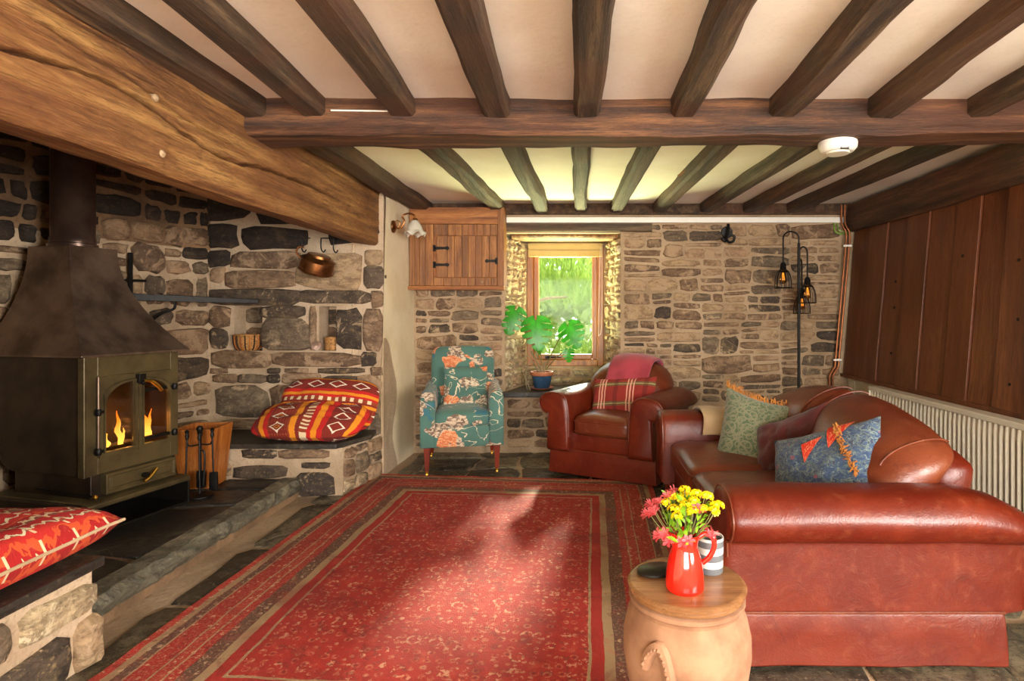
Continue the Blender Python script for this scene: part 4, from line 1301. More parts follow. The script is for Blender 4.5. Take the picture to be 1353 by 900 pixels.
# fire crane on the inglenook back wall
cr = thing('fire_crane', (0, 0, 0), 0, 'black wrought iron swinging crane reaching across the fireplace wall', 'crane')
q = Vector((-2.86, EY, 0)) - wd * 0.62 + wn * 0.045
mb = MB(); mb.tube([(q.x, q.y, 1.35), (q.x, q.y, 1.66)], 0.014, 8); mb.build('post', M['iron'], cr)
e = Vector((-2.43, EY - 0.10, 1.345))
s = Vector((q.x, q.y, 1.365))
mb = MB()
nrm = (e - s).cross(Vector((0, 0, 1))).normalized() * 0.008
mb.rings([[p + nrm + Vector((0, 0, h)), p - nrm + Vector((0, 0, h)), p - nrm - Vector((0, 0, h)), p + nrm - Vector((0, 0, h))] for p, h in ((s, 0.024), (s.lerp(e, 0.5), 0.022), (e, 0.015))])
mb.build('arm', M['iron'], cr, smooth=False, bevel=0.003)
m1 = s.lerp(e, 0.32)
mb = MB(); mb.tube(bez([m1 + Vector((0, 0, -0.01)), m1 + Vector((-0.005, 0, -0.07)), m1 + Vector((-0.06, -0.03, -0.10)), m1 + Vector((-0.13, -0.06, -0.16))], 5), 0.009, 7); mb.build('brace', M['iron'], cr)
mb = MB(); mb.tube([q + Vector((-0.05, -0.06, 1.475)), q + Vector((0.06, 0.06, 1.475))], 0.009, 7); mb.build('wall_hook', M['iron'], cr)

# copper kettle under the beam, hung on hooks
kx, ky, kz = -1.985, 4.27, 1.555
kt = thing('copper_kettle', (kx, ky, kz), R(20), 'aged copper cooking pot hanging on its side from hooks under the beam', 'pot')
kt.rotation_euler = (R(14), R(14), R(20))
mb = MB(); mb.lathe([(0.0, -0.005), (0.105, 0.0), (0.118, 0.012), (0.122, 0.05), (0.118, 0.095), (0.112, 0.10)], n=28, caps=(True, False)); mb.build('bowl', M['copper_pot'], kt)
mb = MB(); mb.lathe([(0.118, 0.098), (0.122, 0.104), (0.116, 0.112), (0.085, 0.128), (0.08, 0.145), (0.0, 0.150)], n=28); mb.build('lid', M['copper_pot'], kt)
mb = MB(); mb.tube([(0.122 * math.cos(a), 0.122 * math.sin(a), 0.02) for a in [2 * PI * k / 28 for k in range(28)]], 0.005, 6, True); mb.build('rim', M['copper_pot'], kt)
mb = MB(); mb.tube(bez([(-0.12, 0, 0.09), (-0.155, 0, 0.12), (-0.15, 0, 0.165), (-0.115, 0, 0.17)], 5), 0.007, 7); mb.build('handle', M['copper_pot'], kt)
for (x, y, lab) in ((-2.085, 4.27, 'small iron hook fixed under the beam above the pot'), (-1.94, 4.27, 'small iron hook fixed under the beam above the pot'), (-1.86, 4.30, 'small iron hook fixed under the beam above the pot')):
    mb = MB(); mb.tube(bez([(x, y, 1.82), (x, y, 1.745), (x + 0.018, y, 1.715), (x + 0.034, y, 1.735)], 5), 0.005, 6)
    mb.tube([(x, y, 1.82), (x, y + 0.14, 1.84)], 0.005, 6)
    mb.build('iron_hook', M['iron'], label=lab, cat='hook', group='hooks under the fireplace beam')

# basket and canister in the niches
def make_basket(loc):
    b = thing('wicker_basket', loc, 0, 'small round wicker basket standing in the niche beside the chimney corner', 'basket')
    mb = MB(); mb.lathe([(0.0, 0.0), (0.065, 0.0), (0.085, 0.025), (0.096, 0.06), (0.098, 0.115), (0.09, 0.115), (0.088, 0.06), (0.06, 0.01), (0.0, 0.01)], n=28, caps=(False, False)); mb.build('body', M['basket'], b)
    for k in range(20):
        a = 2 * PI * k / 20
        mb = MB(); mb.tube([(r * math.cos(a), r * math.sin(a), z) for r, z in ((0.070, 0.004), (0.090, 0.025), (0.101, 0.06), (0.103, 0.118))], 0.0045, 5)
        mb.build('stake', M['bin_wood'] if k % 2 else M['soil'], b)
    mb = MB(); mb.tube([(0.098 * math.cos(2 * PI * k / 24), 0.098 * math.sin(2 * PI * k / 24), 0.118) for k in range(24)], 0.008, 6, True); mb.build('rim', M['basket'], b)
make_basket((-2.575, 4.42, 0.968))
cn = thing('storage_canister', (-1.935, 4.46, 0.968), 0, 'small round brown canister standing in the narrow niche', 'canister')
mb = MB(); mb.lathe([(0.0, 0.0), (0.056, 0.0), (0.058, 0.01), (0.058, 0.075)], n=24, caps=(False, True)); mb.build('body', M['basket'], cn)
mb = MB(); mb.lathe([(0.062, 0.074), (0.062, 0.10), (0.055, 0.106), (0.0, 0.106)], n=24, caps=(True, False)); mb.build('lid', M['basket'], cn)
mb = MB(); mb.lathe([(0.0, -0.005), (0.036, -0.005), (0.036, 0.006), (0.0, 0.008)], n=18, caps=(False, False))
mb.build('metal_disc', M['flue'], loc=(-2.03, 4.385, 1.006), rot=(R(80), 0, R(20)), label='small pale metal disc leaning beside the canister', cat='disc')

# log bin and fire irons
lb = thing('log_bin', (-2.475, 3.74, HZ + 0.004), R(8), 'tapered orange pine log bin standing beside the stove', 'bin')
w0_, w1_, hh, th = 0.095, 0.128, 0.39, 0.014
for k in range(4):
    a = k * PI / 2
    mb = MB()
    mb.add([(-w0_, -w0_, 0), (w0_, -w0_, 0), (w1_, -w1_, hh), (-w1_, -w1_, hh), (-w0_ + th, -w0_ + th, 0), (w0_ - th, -w0_ + th, 0), (w1_ - th, -w1_ + th, hh), (-w1_ + th, -w1_ + th, hh)],
           [(0, 1, 2, 3), (4, 7, 6, 5), (0, 4, 5, 1), (3, 2, 6, 7), (0, 3, 7, 4), (1, 5, 6, 2)])
    ca, sa = math.cos(a), math.sin(a)
    mb.v = [(x * ca - y * sa, x * sa + y * ca, z) for x, y, z in mb.v]
    mb.build('side_board', M['bin_wood'], lb, smooth=False, bevel=0.003)
mb = MB(); mb.box(-0.08, 0.08, -0.08, 0.08, 0.005, 0.02); mb.build('bottom_board', M['bin_wood'], lb, smooth=False)
tl = thing('fire_iron_set', (-2.345, 3.51, HZ + 0.004), R(10), 'black iron stand hung with fireplace tools before the log bin', 'fire irons')
mb = MB(); mb.lathe([(0.075, 0), (0.075, 0.008), (0.02, 0.016), (0.0, 0.016)], n=16); mb.tube([(0, 0, 0.01), (0, 0, 0.40)], 0.007, 8); mb.build('stand', M['iron'], tl)
mb = MB(); mb.lathe([(0.0, -0.022), (0.014, -0.016), (0.02, 0), (0.014, 0.016), (0.0, 0.022)], (0, 0, 0.415), 10, (False, False)); mb.build('finial', M['iron'], tl)
mb = MB()
for a in (0.3, 1.9, 3.5, 5.1): mb.tube(bez([(0, 0, 0.32), (0.05 * math.cos(a), 0.05 * math.sin(a), 0.315), (0.065 * math.cos(a), 0.065 * math.sin(a), 0.335)], 4), 0.005, 6)
mb.build('hook_arms', M['iron'], tl)
for k, a in enumerate((0.3, 1.9, 3.5, 5.1)):
    x, y = 0.065 * math.cos(a), 0.065 * math.sin(a)
    mb = MB()
    mb.tube([(x, y, 0.36), (x * 1.1, y * 1.1, 0.12)], 0.005, 6)
    mb.lathe([(0.0, 0.355), (0.008, 0.355), (0.012, 0.375), (0.008, 0.39), (0.013, 0.405), (0.0, 0.42)], (x, y, 0), 8, (False, False))
    if k in (0, 1): mb.rbox(0.05, 0.02, 0.11, 0.006, (x * 1.12, y * 1.12, 0.085), 2)
    elif k == 2: mb.tube(bez([(x * 1.1, y * 1.1, 0.12), (x * 1.2, y * 1.2, 0.05), (x * 1.5, y * 1.5, 0.03), (x * 1.6, y * 1.6, 0.06)], 4), 0.006, 6)
    else:
        mb.tube(bez([(x, y, 0.30), (x + 0.03, y, 0.27), (x + 0.022, y, 0.1)], 4), 0.005, 6)
    mb.build(('shovel', 'brush', 'poker', 'tongs')[k], M['iron'], tl)

# ------------------------------------------------------------------ soft things
def pillow_mb(w, h, t, n=18, pinch=0.07, wr=0.012, seed=0, fn=None, sag=0.0, rc=0.0):
    mb = MB()
    for side in (-1, 1):
        def f(s, tt):
            a, b = s * 2 - 1, tt * 2 - 1
            e = max(0.0, (1 - a * a) * (1 - b * b))
            y = side * t / 2 * (e ** 0.42)
            x = w / 2 * a * (1 - pinch * (1 - b * b) ** 1.0 * abs(a) - rc * b ** 4)
            z = h / 2 * b * (1 - pinch * (1 - a * a) ** 1.0 * abs(b) - rc * a ** 4)
            k = wr * e ** 0.4
            y += k * nz(a * 2.6 + seed, b * 2.6, side) + k * 0.6 * nz(a * 6 + seed, b * 5, side * 3)
            z -= sag * (1 - a * a) * max(0, b)
            p = (x, y, z)
            return fn(p) if fn else p
        mb.grid(f, n, n)
    return mb

def edge_loop(w, h, pinch=0.07, n=14, sag=0.0):
    out = []
    for (a0, b0, a1, b1) in ((-1, -1, 1, -1), (1, -1, 1, 1), (1, 1, -1, 1), (-1, 1, -1, -1)):
        for k in range(n):
            a = a0 + (a1 - a0) * k / n; b = b0 + (b1 - b0) * k / n
            out.append((w / 2 * a * (1 - pinch * (1 - b * b) * abs(a)), 0, h / 2 * b * (1 - pinch * (1 - a * a) * abs(b)) - sag * (1 - a * a) * max(0, b)))
    return out

def cushion(name, loc, rot, w, h, t, mat, label, seed=0, pinch=0.07, pipe=None, sag=0.0, wr=0.012, group=None, rc=0.0):
    """loc = centre of the cushion; local x = width, z = height, y = thickness"""
    c = thing(name, loc, 0, label, 'cushion', group)
    c.rotation_euler = rot
    pillow_mb(w, h, t, 22, pinch, wr, seed, sag=sag, rc=rc).build('cover', mat, c, auto=75)
    if pipe:
        mb = MB(); mb.tube(edge_loop(w, h, pinch, sag=sag), 0.005, 6, True); mb.build('piping', pipe, c)
    return c

# red kilim cushion on the near bench
def floor_cushion(name, loc, rz, w, d, h, mat, pipe, label, seed, tilt=(0, 0), n=26, lump=0.03):
    c = thing(name, loc, 0, label, 'cushion'); c.rotation_euler = (tilt[0], tilt[1], rz)
    def fn(p):
        x, y, z = p
        return (x, z, y + h / 2)
    mb = MB()
    for side in (-1, 1):
        def f(s, t):
            a, b = s * 2 - 1, t * 2 - 1
            e = max(0.0, (1 - a ** 4) * (1 - b ** 4))
            z = side * h / 2 * e ** 0.33
            if side > 0: z += lump * e ** 0.4 * (nz(a * 2.2 + seed, b * 2.2) + 0.5 * nz(a * 4.5, b * 4.5 + seed))
            x = w / 2 * a * (1 - 0.04 * (1 - b * b)); y = d / 2 * b * (1 - 0.04 * (1 - a * a))
            zc = 0.012 * nz(a * 2 + seed, b * 2, 4)
            return (x, y, z + zc * (1 - e) + h / 2)
        mb.grid(f, n, n)
    mb.build('cover', mat, c, auto=75)
    mb = MB()
    pts = []
    for (a0, b0, a1, b1) in ((-1, -1, 1, -1), (1, -1, 1, 1), (1, 1, -1, 1), (-1, 1, -1, -1)):
        for k in range(n):
            a = a0 + (a1 - a0) * k / n; b = b0 + (b1 - b0) * k / n
            pts.append((w / 2 * a * (1 - 0.04 * (1 - b * b)), d / 2 * b * (1 - 0.04 * (1 - a * a)), 0.012 * nz(a * 2 + seed, b * 2, 4) + h / 2))
    mb.tube(pts, 0.006, 6, True)
    mb.build('piping', pipe, c)
    return c
floor_cushion('bench_cushion', (-2.15, 1.72, 0.372), R(2), 0.86, 0.86, 0.19, M['kilim_red'], M['beige'], 'faded red kilim cushion lying on the slate bench beside the stove', 3, lump=0.02)

# orange kilim cushions on the far bench
cushion('kilim_cushion', (-1.86, 4.21, 0.575), (R(-30), R(2), R(-3)), 0.74, 0.42, 0.20, M['kilim_h'], 'orange kilim cushion with white diamonds leaning on the fireplace wall', 2, 0.0, sag=0.0, rc=0.16, wr=0.03)
cushion('kilim_cushion', (-1.905, 4.04, 0.49), (R(-62), R(0), R(-3)), 0.80, 0.36, 0.20, M['kilim_v'], 'orange striped kilim cushion lying flat in front of the diamond one', 5, 0.0, rc=0.16, wr=0.03)

# ------------------------------------------------------------------ leather seating
def sofa(name, loc, rz, label, cat, W, D, at, zt, rr, nseat, mat, matb, back_top, back_h, dome, roll_out=0.07):
    s = thing(name, loc, rz, label, cat)
    # skirt and base
    mb = MB()
    hw, hd = W / 2, D / 2
    per = []
    def rect(k, z, wob=0.0):
        out = []
        n = 14
        for (x0, y0, x1, y1) in ((-hw, -hd, hw, -hd), (hw, -hd, hw, hd), (hw, hd, -hw, hd), (-hw, hd, -hw, -hd)):
            for i in range(n):
                x = x0 + (x1 - x0) * i / n; y = y0 + (y1 - y0) * i / n
                q = wob * nz(x * 5 + 3, y * 5, z * 2)
                out.append((x + math.copysign(k, x) * (abs(x) > hw - 1e-6) + (q if abs(x) > hw - 1e-6 else 0), y + math.copysign(k, y) * (abs(y) > hd - 1e-6) + (q if abs(y) > hd - 1e-6 else 0), z))
        return out
    mb.rings([rect(0.012, 0.012, 0.012), rect(0.010, 0.06, 0.012), rect(0.008, 0.12, 0.008), rect(0.006, 0.185, 0.002), rect(0.0, 0.20)])
    sk = mb.build('skirt', mat, s, auto=50, bevel=0.006)
    mb = MB(); mb.tube([(sx * (hw + 0.004), sy * (hd + 0.004), 0.198) for sx, sy in ((-1, -1), (1, -1), (1, 1), (-1, 1))], 0.005, 6, True); mb.build('piping', matb, sk)
    mb = MB(); mb.rbox(W - 0.02, D - 0.02, 0.15, 0.02, (0, 0.005, 0.255), 3); mb.build('base', mat, s, auto=50)
    # arms
    prof = bez([(a, b, 0) for a, b in [(0.0, 0.19), (0.0, 0.40), (0.006, zt - 0.12), (0.03, zt - 0.035), (0.09, zt - 0.002), (at - 0.02, zt),
                (at + rr * 0.55, zt - rr * 0.30), (at + rr * 0.97, zt - rr), (at + rr * 0.6, zt - rr * 1.72), (at + 0.012, zt - rr * 1.98), (at, zt - rr * 2.15), (at, 0.19)]], 4)
    prof = [(p.x, p.y) for p in prof]
    cx = sum(p[0] for p in prof) / len(prof); cz = sum(p[1] for p in prof) / len(prof)
    for sg in (-1, 1):
        def ring(y, ins, drop=0.0):
            out = []
            for a, b in prof:
                da, db = a - cx, b - cz
                L = math.hypot(da, db)
                a2, b2 = a - da / L * ins, b - db / L * ins
                up = max(0, (b2 - 0.4) / (zt - 0.4))
                out.append((sg * (hw - at + a2), y, b2 - drop * up))
            return out
        yf = -hd - roll_out
        yb = hd + 0.10
        rings = [ring(yf, 0.045), ring(yf + 0.003, 0.026), ring(yf + 0.014, 0.010), ring(yf + 0.035, 0.0)]
        n = 14
        for i in range(1, n):
            f = i / n
            y = yf + 0.035 + (yb - yf - 0.075) * f
            rings.append([(x + 0.004 * nz(x * 9, y * 7, z * 9), y, z + 0.005 * nz(y * 5, x * 4, sg)) for x, y, z in ring(y, 0, 0.05 * max(0, (f - 0.75) / 0.25) ** 1.6)])
        rings += [ring(yb - 0.03, 0.012, 0.06), ring(yb - 0.005, 0.035, 0.065), ring(yb, 0.06, 0.07)]
        mb = MB(); mb.rings(rings)
        ar = mb.build('arm', mat, s, auto=60)
        mb = MB()
        pr = ring(yf + 0.016, 0.006)
        mb.tube(pr[2:-3], 0.0045, 6)
        mb.build('piping', matb, ar)
    # back frame
    iw = W - 2 * at
    mb = MB()
    def bf(p):
        k = max(0, (p.z) / (back_top / 2))
        return (p.x, p.y + 0.05 * k, p.z - dome * 0.9 * (p.x / (iw / 2 + 0.12)) ** 2 * k)
    mb.rbox(iw + 0.10, 0.17, back_top - 0.24, 0.07, (0, hd - 0.075, 0.20 + (back_top - 0.24) / 2), 8, bf)
    mb.build('back_frame', mat, s, auto=70)
    # seat cushions
    for k in range(nseat):
        w = iw / nseat
        x = -iw / 2 + w * (k + 0.5)
        mb = MB()
        dd = D - 0.20
        def sf(p):
            e = max(0, 1 - (p.x / (w / 2)) ** 2) * max(0, 1 - (p.y / (dd / 2)) ** 2)
            if p.z > 0:
                return (p.x, p.y, p.z + 0.035 * e ** 0.7 + 0.006 * nz(p.x * 7, p.y * 9, k))
            return p
        mb.rbox(w - 0.006, dd, 0.15, 0.05, (x, -hd + dd / 2 - 0.015, 0.385), 10, sf)
        sc_ = mb.build('seat_cushion', matb, s, auto=75)
        mb = MB()
        for zz in (0.425, 0.345):
            a, b = w / 2 - 0.012, dd / 2 - 0.01
            mb.tube([(x - a, -hd - 0.015 + dd * 0.9, zz), (x - a, -hd - 0.005, zz), (x - a + 0.04, -hd - 0.014, zz), (x + a - 0.04, -hd - 0.014, zz), (x + a, -hd - 0.005, zz), (x + a, -hd - 0.015 + dd * 0.9, zz)], 0.0045, 6)
        mb.build('piping', matb, sc_)
    # back cushions: domed, leaning back
    ow = iw + (0.25 if nseat == 1 else 0.20)
    for k in range(nseat):
        w = ow / nseat
        x = -ow / 2 + w * (k + 0.5)
        hgt = back_h
        mb = MB()
        def cf(p):
            xx = x + p.x
            f = (p.z + hgt / 2) / hgt
            bulge = 0.035 * max(0, 1 - (p.x / (w / 2)) ** 2) * max(0, 1 - (2 * f - 1) ** 2)
            z = p.z - dome * (abs(xx) / (ow / 2)) ** (3.0 if nseat == 1 else 2.2) * f - 0.02 * (abs(p.x) / (w / 2)) ** 3 * f
            yy = p.y
            y = yy * (1 + 0.12 * f) + (-bulge if yy < 0 else bulge * 0.3) + 0.16 * f * f
            # squeeze the lower outer ends between the arms
            lim = iw / 2 - 0.01
            if f < 0.45 and abs(xx) > lim:
                q = min(1, (0.45 - f) / 0.2)
                xx = math.copysign(abs(xx) + (lim - abs(xx)) * q, xx)
            wrk = 0.007 * nz(xx * 8, z * 5, k + 2)
            return (xx - x, y + wrk, z)
        mb.rbox(w - 0.004, 0.22, hgt, 0.10, (x, hd - 0.29, 0.43 + hgt / 2), 12, cf)
        bc = mb.build('back_cushion', matb, s, auto=80)
        # stitched seam over the cushion
        mb = MB()
        for off in ((-0.30, 0.30) if nseat > 1 else ()):
            pts = []
            # seams run front to back over the top
            for i in range(13):
                g = i / 12
                an = -0.2 + g * (PI * 0.72)
                p = Vector((off * w * 1.3, -0.112 * math.cos(an), hgt / 2 - 0.10 + 0.112 * math.sin(an)))
                q = cf(p)
                pts.append((x + q[0], hd - 0.29 + q[1], 0.43 + hgt / 2 + q[2]))
            mb = MB(); mb.tube(pts, 0.0035, 6); mb.build('seam', matb, bc)
    return s

sofa('leather_sofa', (1.035, 2.865, 0), R(-90), 'two seat red brown leather sofa with rolled arms before the radiator', 'sofa',
     1.73, 0.915, 0.20, 0.625, 0.09, 2, M['leather'], M['leather_b'], 0.80, 0.44, 0.13)
sofa('leather_armchair', (0.345, 4.60, 0.010), R(-27), 'worn brown leather armchair with rolled arms beside the window recess', 'armchair',
     0.86, 0.80, 0.19, 0.64, 0.085, 1, M['leather'], M['leather_b'], 0.80, 0.43, 0.15)

# throw draped over the armchair back, plaid cushion
ax, ay, aa = 0.345, 4.60, R(-27)
def al(x, y, z): return (ax + x * math.cos(aa) - y * math.sin(aa), ay + x * math.sin(aa) + y * math.cos(aa), z)
mb = MB()
def thr(s, t):
    x = -0.13 + 0.36 * s
    prof = bez([(-0.035, 0.64, 0), (-0.015, 0.70, 0), (0.035, 0.78, 0), (0.10, 0.85, 0), (0.19, 0.885, 0), (0.30, 0.885, 0), (0.385, 0.83, 0), (0.405, 0.70, 0)], 6)
    f = t * (len(prof) - 1); i = min(int(f), len(prof) - 2); p = prof[i].lerp(prof[i + 1], f - i)
    d = 0.15 * (abs(x) / 0.36) ** 2.2
    return al(x, p.x - 0.01 + 0.006 * math.sin(s * 9 + t * 3), p.y - d * 0.7 + 0.022)
mb.grid(thr, 16, 40)
mb.build('throw_blanket', M['throw'], solid=0.014, auto=80, label='folded rose red throw draped over the leather armchair back', cat='blanket')
p = al(0.045, -0.075, 0.585)
cushion('plaid_cushion', p, (R(-24), R(-5), aa), 0.55, 0.33, 0.14, M['plaid'], 'small red plaid cushion propped on the leather armchair seat', 4, 0.05)

# cushions on the sofa
g = cushion('damask_cushion', (1.05, 3.12, 0.575), (R(-24), R(6), R(-26)), 0.56, 0.50, 0.19, M['damask'], 'large sage green damask cushion with orange fringe on the sofa', 7, 0.06, sag=0.05)
rf = random.Random(5)
mb = MB()
for i in range(90):
    a = -1 + 2 * i / 89
    x = 0.28 * a; z = 0.25 - 0.05 * (1 - a * a) - 0.25 * 0.06 * (1 - a * a)
    if i % 3 == 1 and abs(a) < 0.3: continue
    mb.tube([(x, 0, z - 0.005), (x + rf.uniform(-0.01, 0.01), rf.uniform(-0.015, 0.005), z + rf.uniform(0.012, 0.03)), (x + rf.uniform(-0.014, 0.014), rf.uniform(-0.03, 0.0), z + rf.uniform(0.01, 0.035))], 0.0035, 5)
fr = mb.build('fringe', M['tassel'], g); fr['kind'] = 'stuff'
cushion('velvet_cushion', (1.07, 2.84, 0.57), (R(-26), R(-25), R(-52)), 0.46, 0.38, 0.13, M['maroon'], 'dark maroon velvet cushion slumped between the two big sofa cushions', 9, 0.08, wr=0.03)
b = cushion('floral_cushion', (1.045, 2.41, 0.555), (R(-28), R(-21), R(-54)), 0.54, 0.44, 0.16, M['blue_floral'], 'blue floral cushion with a red tasselled corner on the sofa', 11, 0.06)
# red corner panels and tassel trim on the blue cushion
def on_pillow(a, b_, w=0.54, h=0.44, t=0.16, lift=0.006):
    e = max(0.0, (1 - a * a) * (1 - b_ * b_))
    return (w / 2 * a * (1 - 0.06 * (1 - b_ * b_) * abs(a)), -t / 2 * e ** 0.42 - lift, h / 2 * b_ * (1 - 0.06 * (1 - a * a) * abs(b_)))
for (p0, p1, p2) in (((0.20, 0.97), (0.66, 0.96), (0.30, 0.40)), ((-0.22, 0.62), (0.16, 0.72), (-0.12, 0.18))):
    mb = MB()
    n = 8
    def tri(s, t):
        x0 = p0[0] + (p1[0] - p0[0]) * s; y0 = p0[1] + (p1[1] - p0[1]) * s
        return on_pillow(x0 + (p2[0] - x0) * t * 0.98, y0 + (p2[1] - y0) * t * 0.98, lift=0.012)
    mb.grid(tri, n, n)
    mb.build('corner_panel', M['red_floral'], b, auto=80)
mb = MB()
for i in range(46):
    f = i / 45
    a0, b0 = 0.34 + 0.40 * f, 0.98 - 1.15 * f
    p = Vector(on_pillow(min(0.96, a0), b0, lift=0.010))
    mb.tube([p, p + Vector((rf.uniform(-0.012, 0.02), -0.012, rf.uniform(-0.012, 0.012))), p + Vector((rf.uniform(-0.01, 0.03), -0.008, rf.uniform(-0.03, 0.01)))], 0.0035, 5)
fr = mb.build('fringe', M['tassel'], b); fr['kind'] = 'stuff'

# beige throw over the far sofa arm
mb = MB()
def bt(s, t):
    x = 0.76 + 0.26 * s
    pr = bez([(3.50, 0.50, 0), (3.50, 0.56, 0), (3.515, 0.61, 0), (3.58, 0.640, 0), (3.70, 0.642, 0), (3.79, 0.61, 0), (3.83, 0.54, 0), (3.83, 0.45, 0)], 5)
    f = t * (len(pr) - 1); i = min(int(f), len(pr) - 2); p = pr[i].lerp(pr[i + 1], f - i)
    return (x + 0.01 * math.sin(t * 5), p.x - 0.006, p.y + 0.004 + 0.004 * math.sin(s * 7))
mb.grid(bt, 12, 36)
mb.build('arm_throw', M['beige'], solid=0.012, auto=80, label='plain beige throw folded over the sofa arm by the green cushion', cat='blanket')

# ------------------------------------------------------------------ teal bird-print armchair
def print_chair():
    c = thing('upholstered_armchair', (-0.955, 4.665, 0.002), R(11), 'teal bird print armchair on mahogany legs in the wall corner', 'armchair')
    m = M['birds']
    mb = MB(); mb.rbox(0.60, 0.62, 0.17, 0.025, (0, 0.0, 0.305), 6); mb.build('seat_base', m, c, auto=50)
    mb = MB()
    def sf(p): return (p.x, p.y, p.z + (0.03 * max(0, 1 - (p.x / 0.22) ** 2) * max(0, 1 - (p.y / 0.25) ** 2) if p.z > 0 else 0))
    mb.rbox(0.43, 0.52, 0.12, 0.045, (0, -0.055, 0.435), 9, sf); mb.build('seat_cushion', m, c, auto=80)
    def bf(p):
        f = (p.z + 0.36) / 0.72
        return (p.x * (1 - 0.04 * max(0, f - 0.85) / 0.15), p.y + 0.10 * f, p.z + 0.012 * (1 - (p.x / 0.27) ** 2) * max(0, f))
    mb = MB(); mb.rbox(0.535, 0.14, 0.72, 0.05, (0, 0.20, 0.60), 9, bf); mb.build('backrest', m, c, auto=80)
    for sg in (-1, 1):
        mb = MB()
        rings = []
        def rg(y, top, w, ins=0.0):
            out = []
            pts = [(0.0, 0.23), (0.0, top - 0.07), (0.012, top - 0.025), (0.045, top), (w - 0.035, top), (w - 0.008, top - 0.02), (w, top - 0.06), (w, 0.23)]
            for a, z in pts:
                aa_ = w / 2 + (a - w / 2) * (1 - 2 * ins / w); zz = z - ins if z > 0.3 else z + ins * 0.3
                out.append((sg * (0.205 + aa_), y, zz))
            return out
        for (y, top, ins) in ((-0.33, 0.640, 0.022), (-0.325, 0.648, 0.008), (-0.312, 0.655, 0.0), (-0.2, 0.66, 0), (-0.05, 0.655, 0), (0.10, 0.655, 0), (0.22, 0.67, 0), (0.30, 0.68, 0.0), (0.315, 0.675, 0.015)):
            rings.append(rg(y, top, 0.11, ins))
        mb.rings(rings)
        ar = mb.build('arm', m, c, auto=24)
        mb = MB(); mb.tube([p for p in rg(-0.318, 0.652, 0.11, 0.004)], 0.004, 6); mb.build('piping', m, ar)
    for (x, y, dx, dy) in ((-0.265, -0.275, 0, 0), (0.265, -0.275, 0, 0), (-0.25, 0.27, -0.02, 0.05), (0.25, 0.27, 0.0, 0.05)):
        mb = MB()
        def sq(z, h, ox, oy): return [(x + ox - h, y + oy - h, z), (x + ox + h, y + oy - h, z), (x + ox + h, y + oy + h, z), (x + ox - h, y + oy + h, z)]
        mb.rings([sq(0.225, 0.024, 0, 0), sq(0.045, 0.014, dx * 0.8, dy * 0.8)])
        lg = mb.build('leg', M['leg_wood'], c, smooth=False, bevel=0.003)
        mb = MB(); mb.lathe([(0.013, 0.05), (0.013, 0.036), (0.006, 0.03)], (x + dx * 0.8, y + dy * 0.8, 0), 10)
        mb.tube([(x + dx - 0.007, y + dy * 0.9, 0.019), (x + dx + 0.007, y + dy * 0.9, 0.019)], 0.016, 12)
        mb.build('caster', M['brass'], lg)
    return c
print_chair()
cushion('bird_cushion', (-0.94, 4.705, 0.647), (R(-16), R(0), R(11)), 0.36, 0.34, 0.12, M['birds'], 'square teal bird print cushion on the matching armchair', 13, 0.04)

# ------------------------------------------------------------------ rug
def rug():
    BL, BR, FR, FL = (-1.575, 4.385), (0.53, 4.20), (0.46, 1.38), (-1.66, 1.52)
    nx, ny = 90, 120
    top = []; uv = []
    mb = MB()
    def P(s, t, z):
        a = (FL[0] + (FR[0] - FL[0]) * s, FL[1] + (FR[1] - FL[1]) * s)
        b = (BL[0] + (BR[0] - BL[0]) * s, BL[1] + (BR[1] - BL[1]) * s)
        x, y = a[0] + (b[0] - a[0]) * t, a[1] + (b[1] - a[1]) * t
        x += 0.012 * nz(y * 2.2, 1.5) * (1 - s)
        z += 0.003 * nz(x * 5, y * 5) + 0.003 * nz(x * 13, y * 13) + 0.010 * math.exp(-((s) / 0.04) ** 2) * max(0, nz(y * 3.0, 4))
        return (x, y, z)
    mb.grid(lambda s, t: P(s, t, 0.016), nx, ny)
    for k in range(len(mb.v)):
        s, t = mb.uv[k]; mb.uv[k] = (s * RUG_W, t * RUG_L)
    o = len(mb.v)
    mb.add([P(s, t, 0.004) for s, t in ((0, 0), (1, 0), (1, 1), (0, 1))], [(0, 3, 2, 1)], [(0, 0)] * 4)
    # edges
    for (fa, cnt) in ((lambda f: (f, 0), nx), (lambda f: (1, f), ny), (lambda f: (1 - f, 1), nx), (lambda f: (0, 1 - f), ny)):
        vs = []; uvs = []
        for i in range(cnt + 1):
            s, t = fa(i / cnt)
            a = P(s, t, 0.016); vs += [a, (a[0], a[1], 0.003)]; uvs += [(s * RUG_W, t * RUG_L)] * 2
        mb.add(vs, [(2 * i, 2 * i + 1, 2 * i + 3, 2 * i + 2) for i in range(cnt)], uvs)
    mb.build('persian_rug', M['rug'], auto=60, label='large faded red Persian rug with banded borders on the slate floor', cat='rug')
rug()

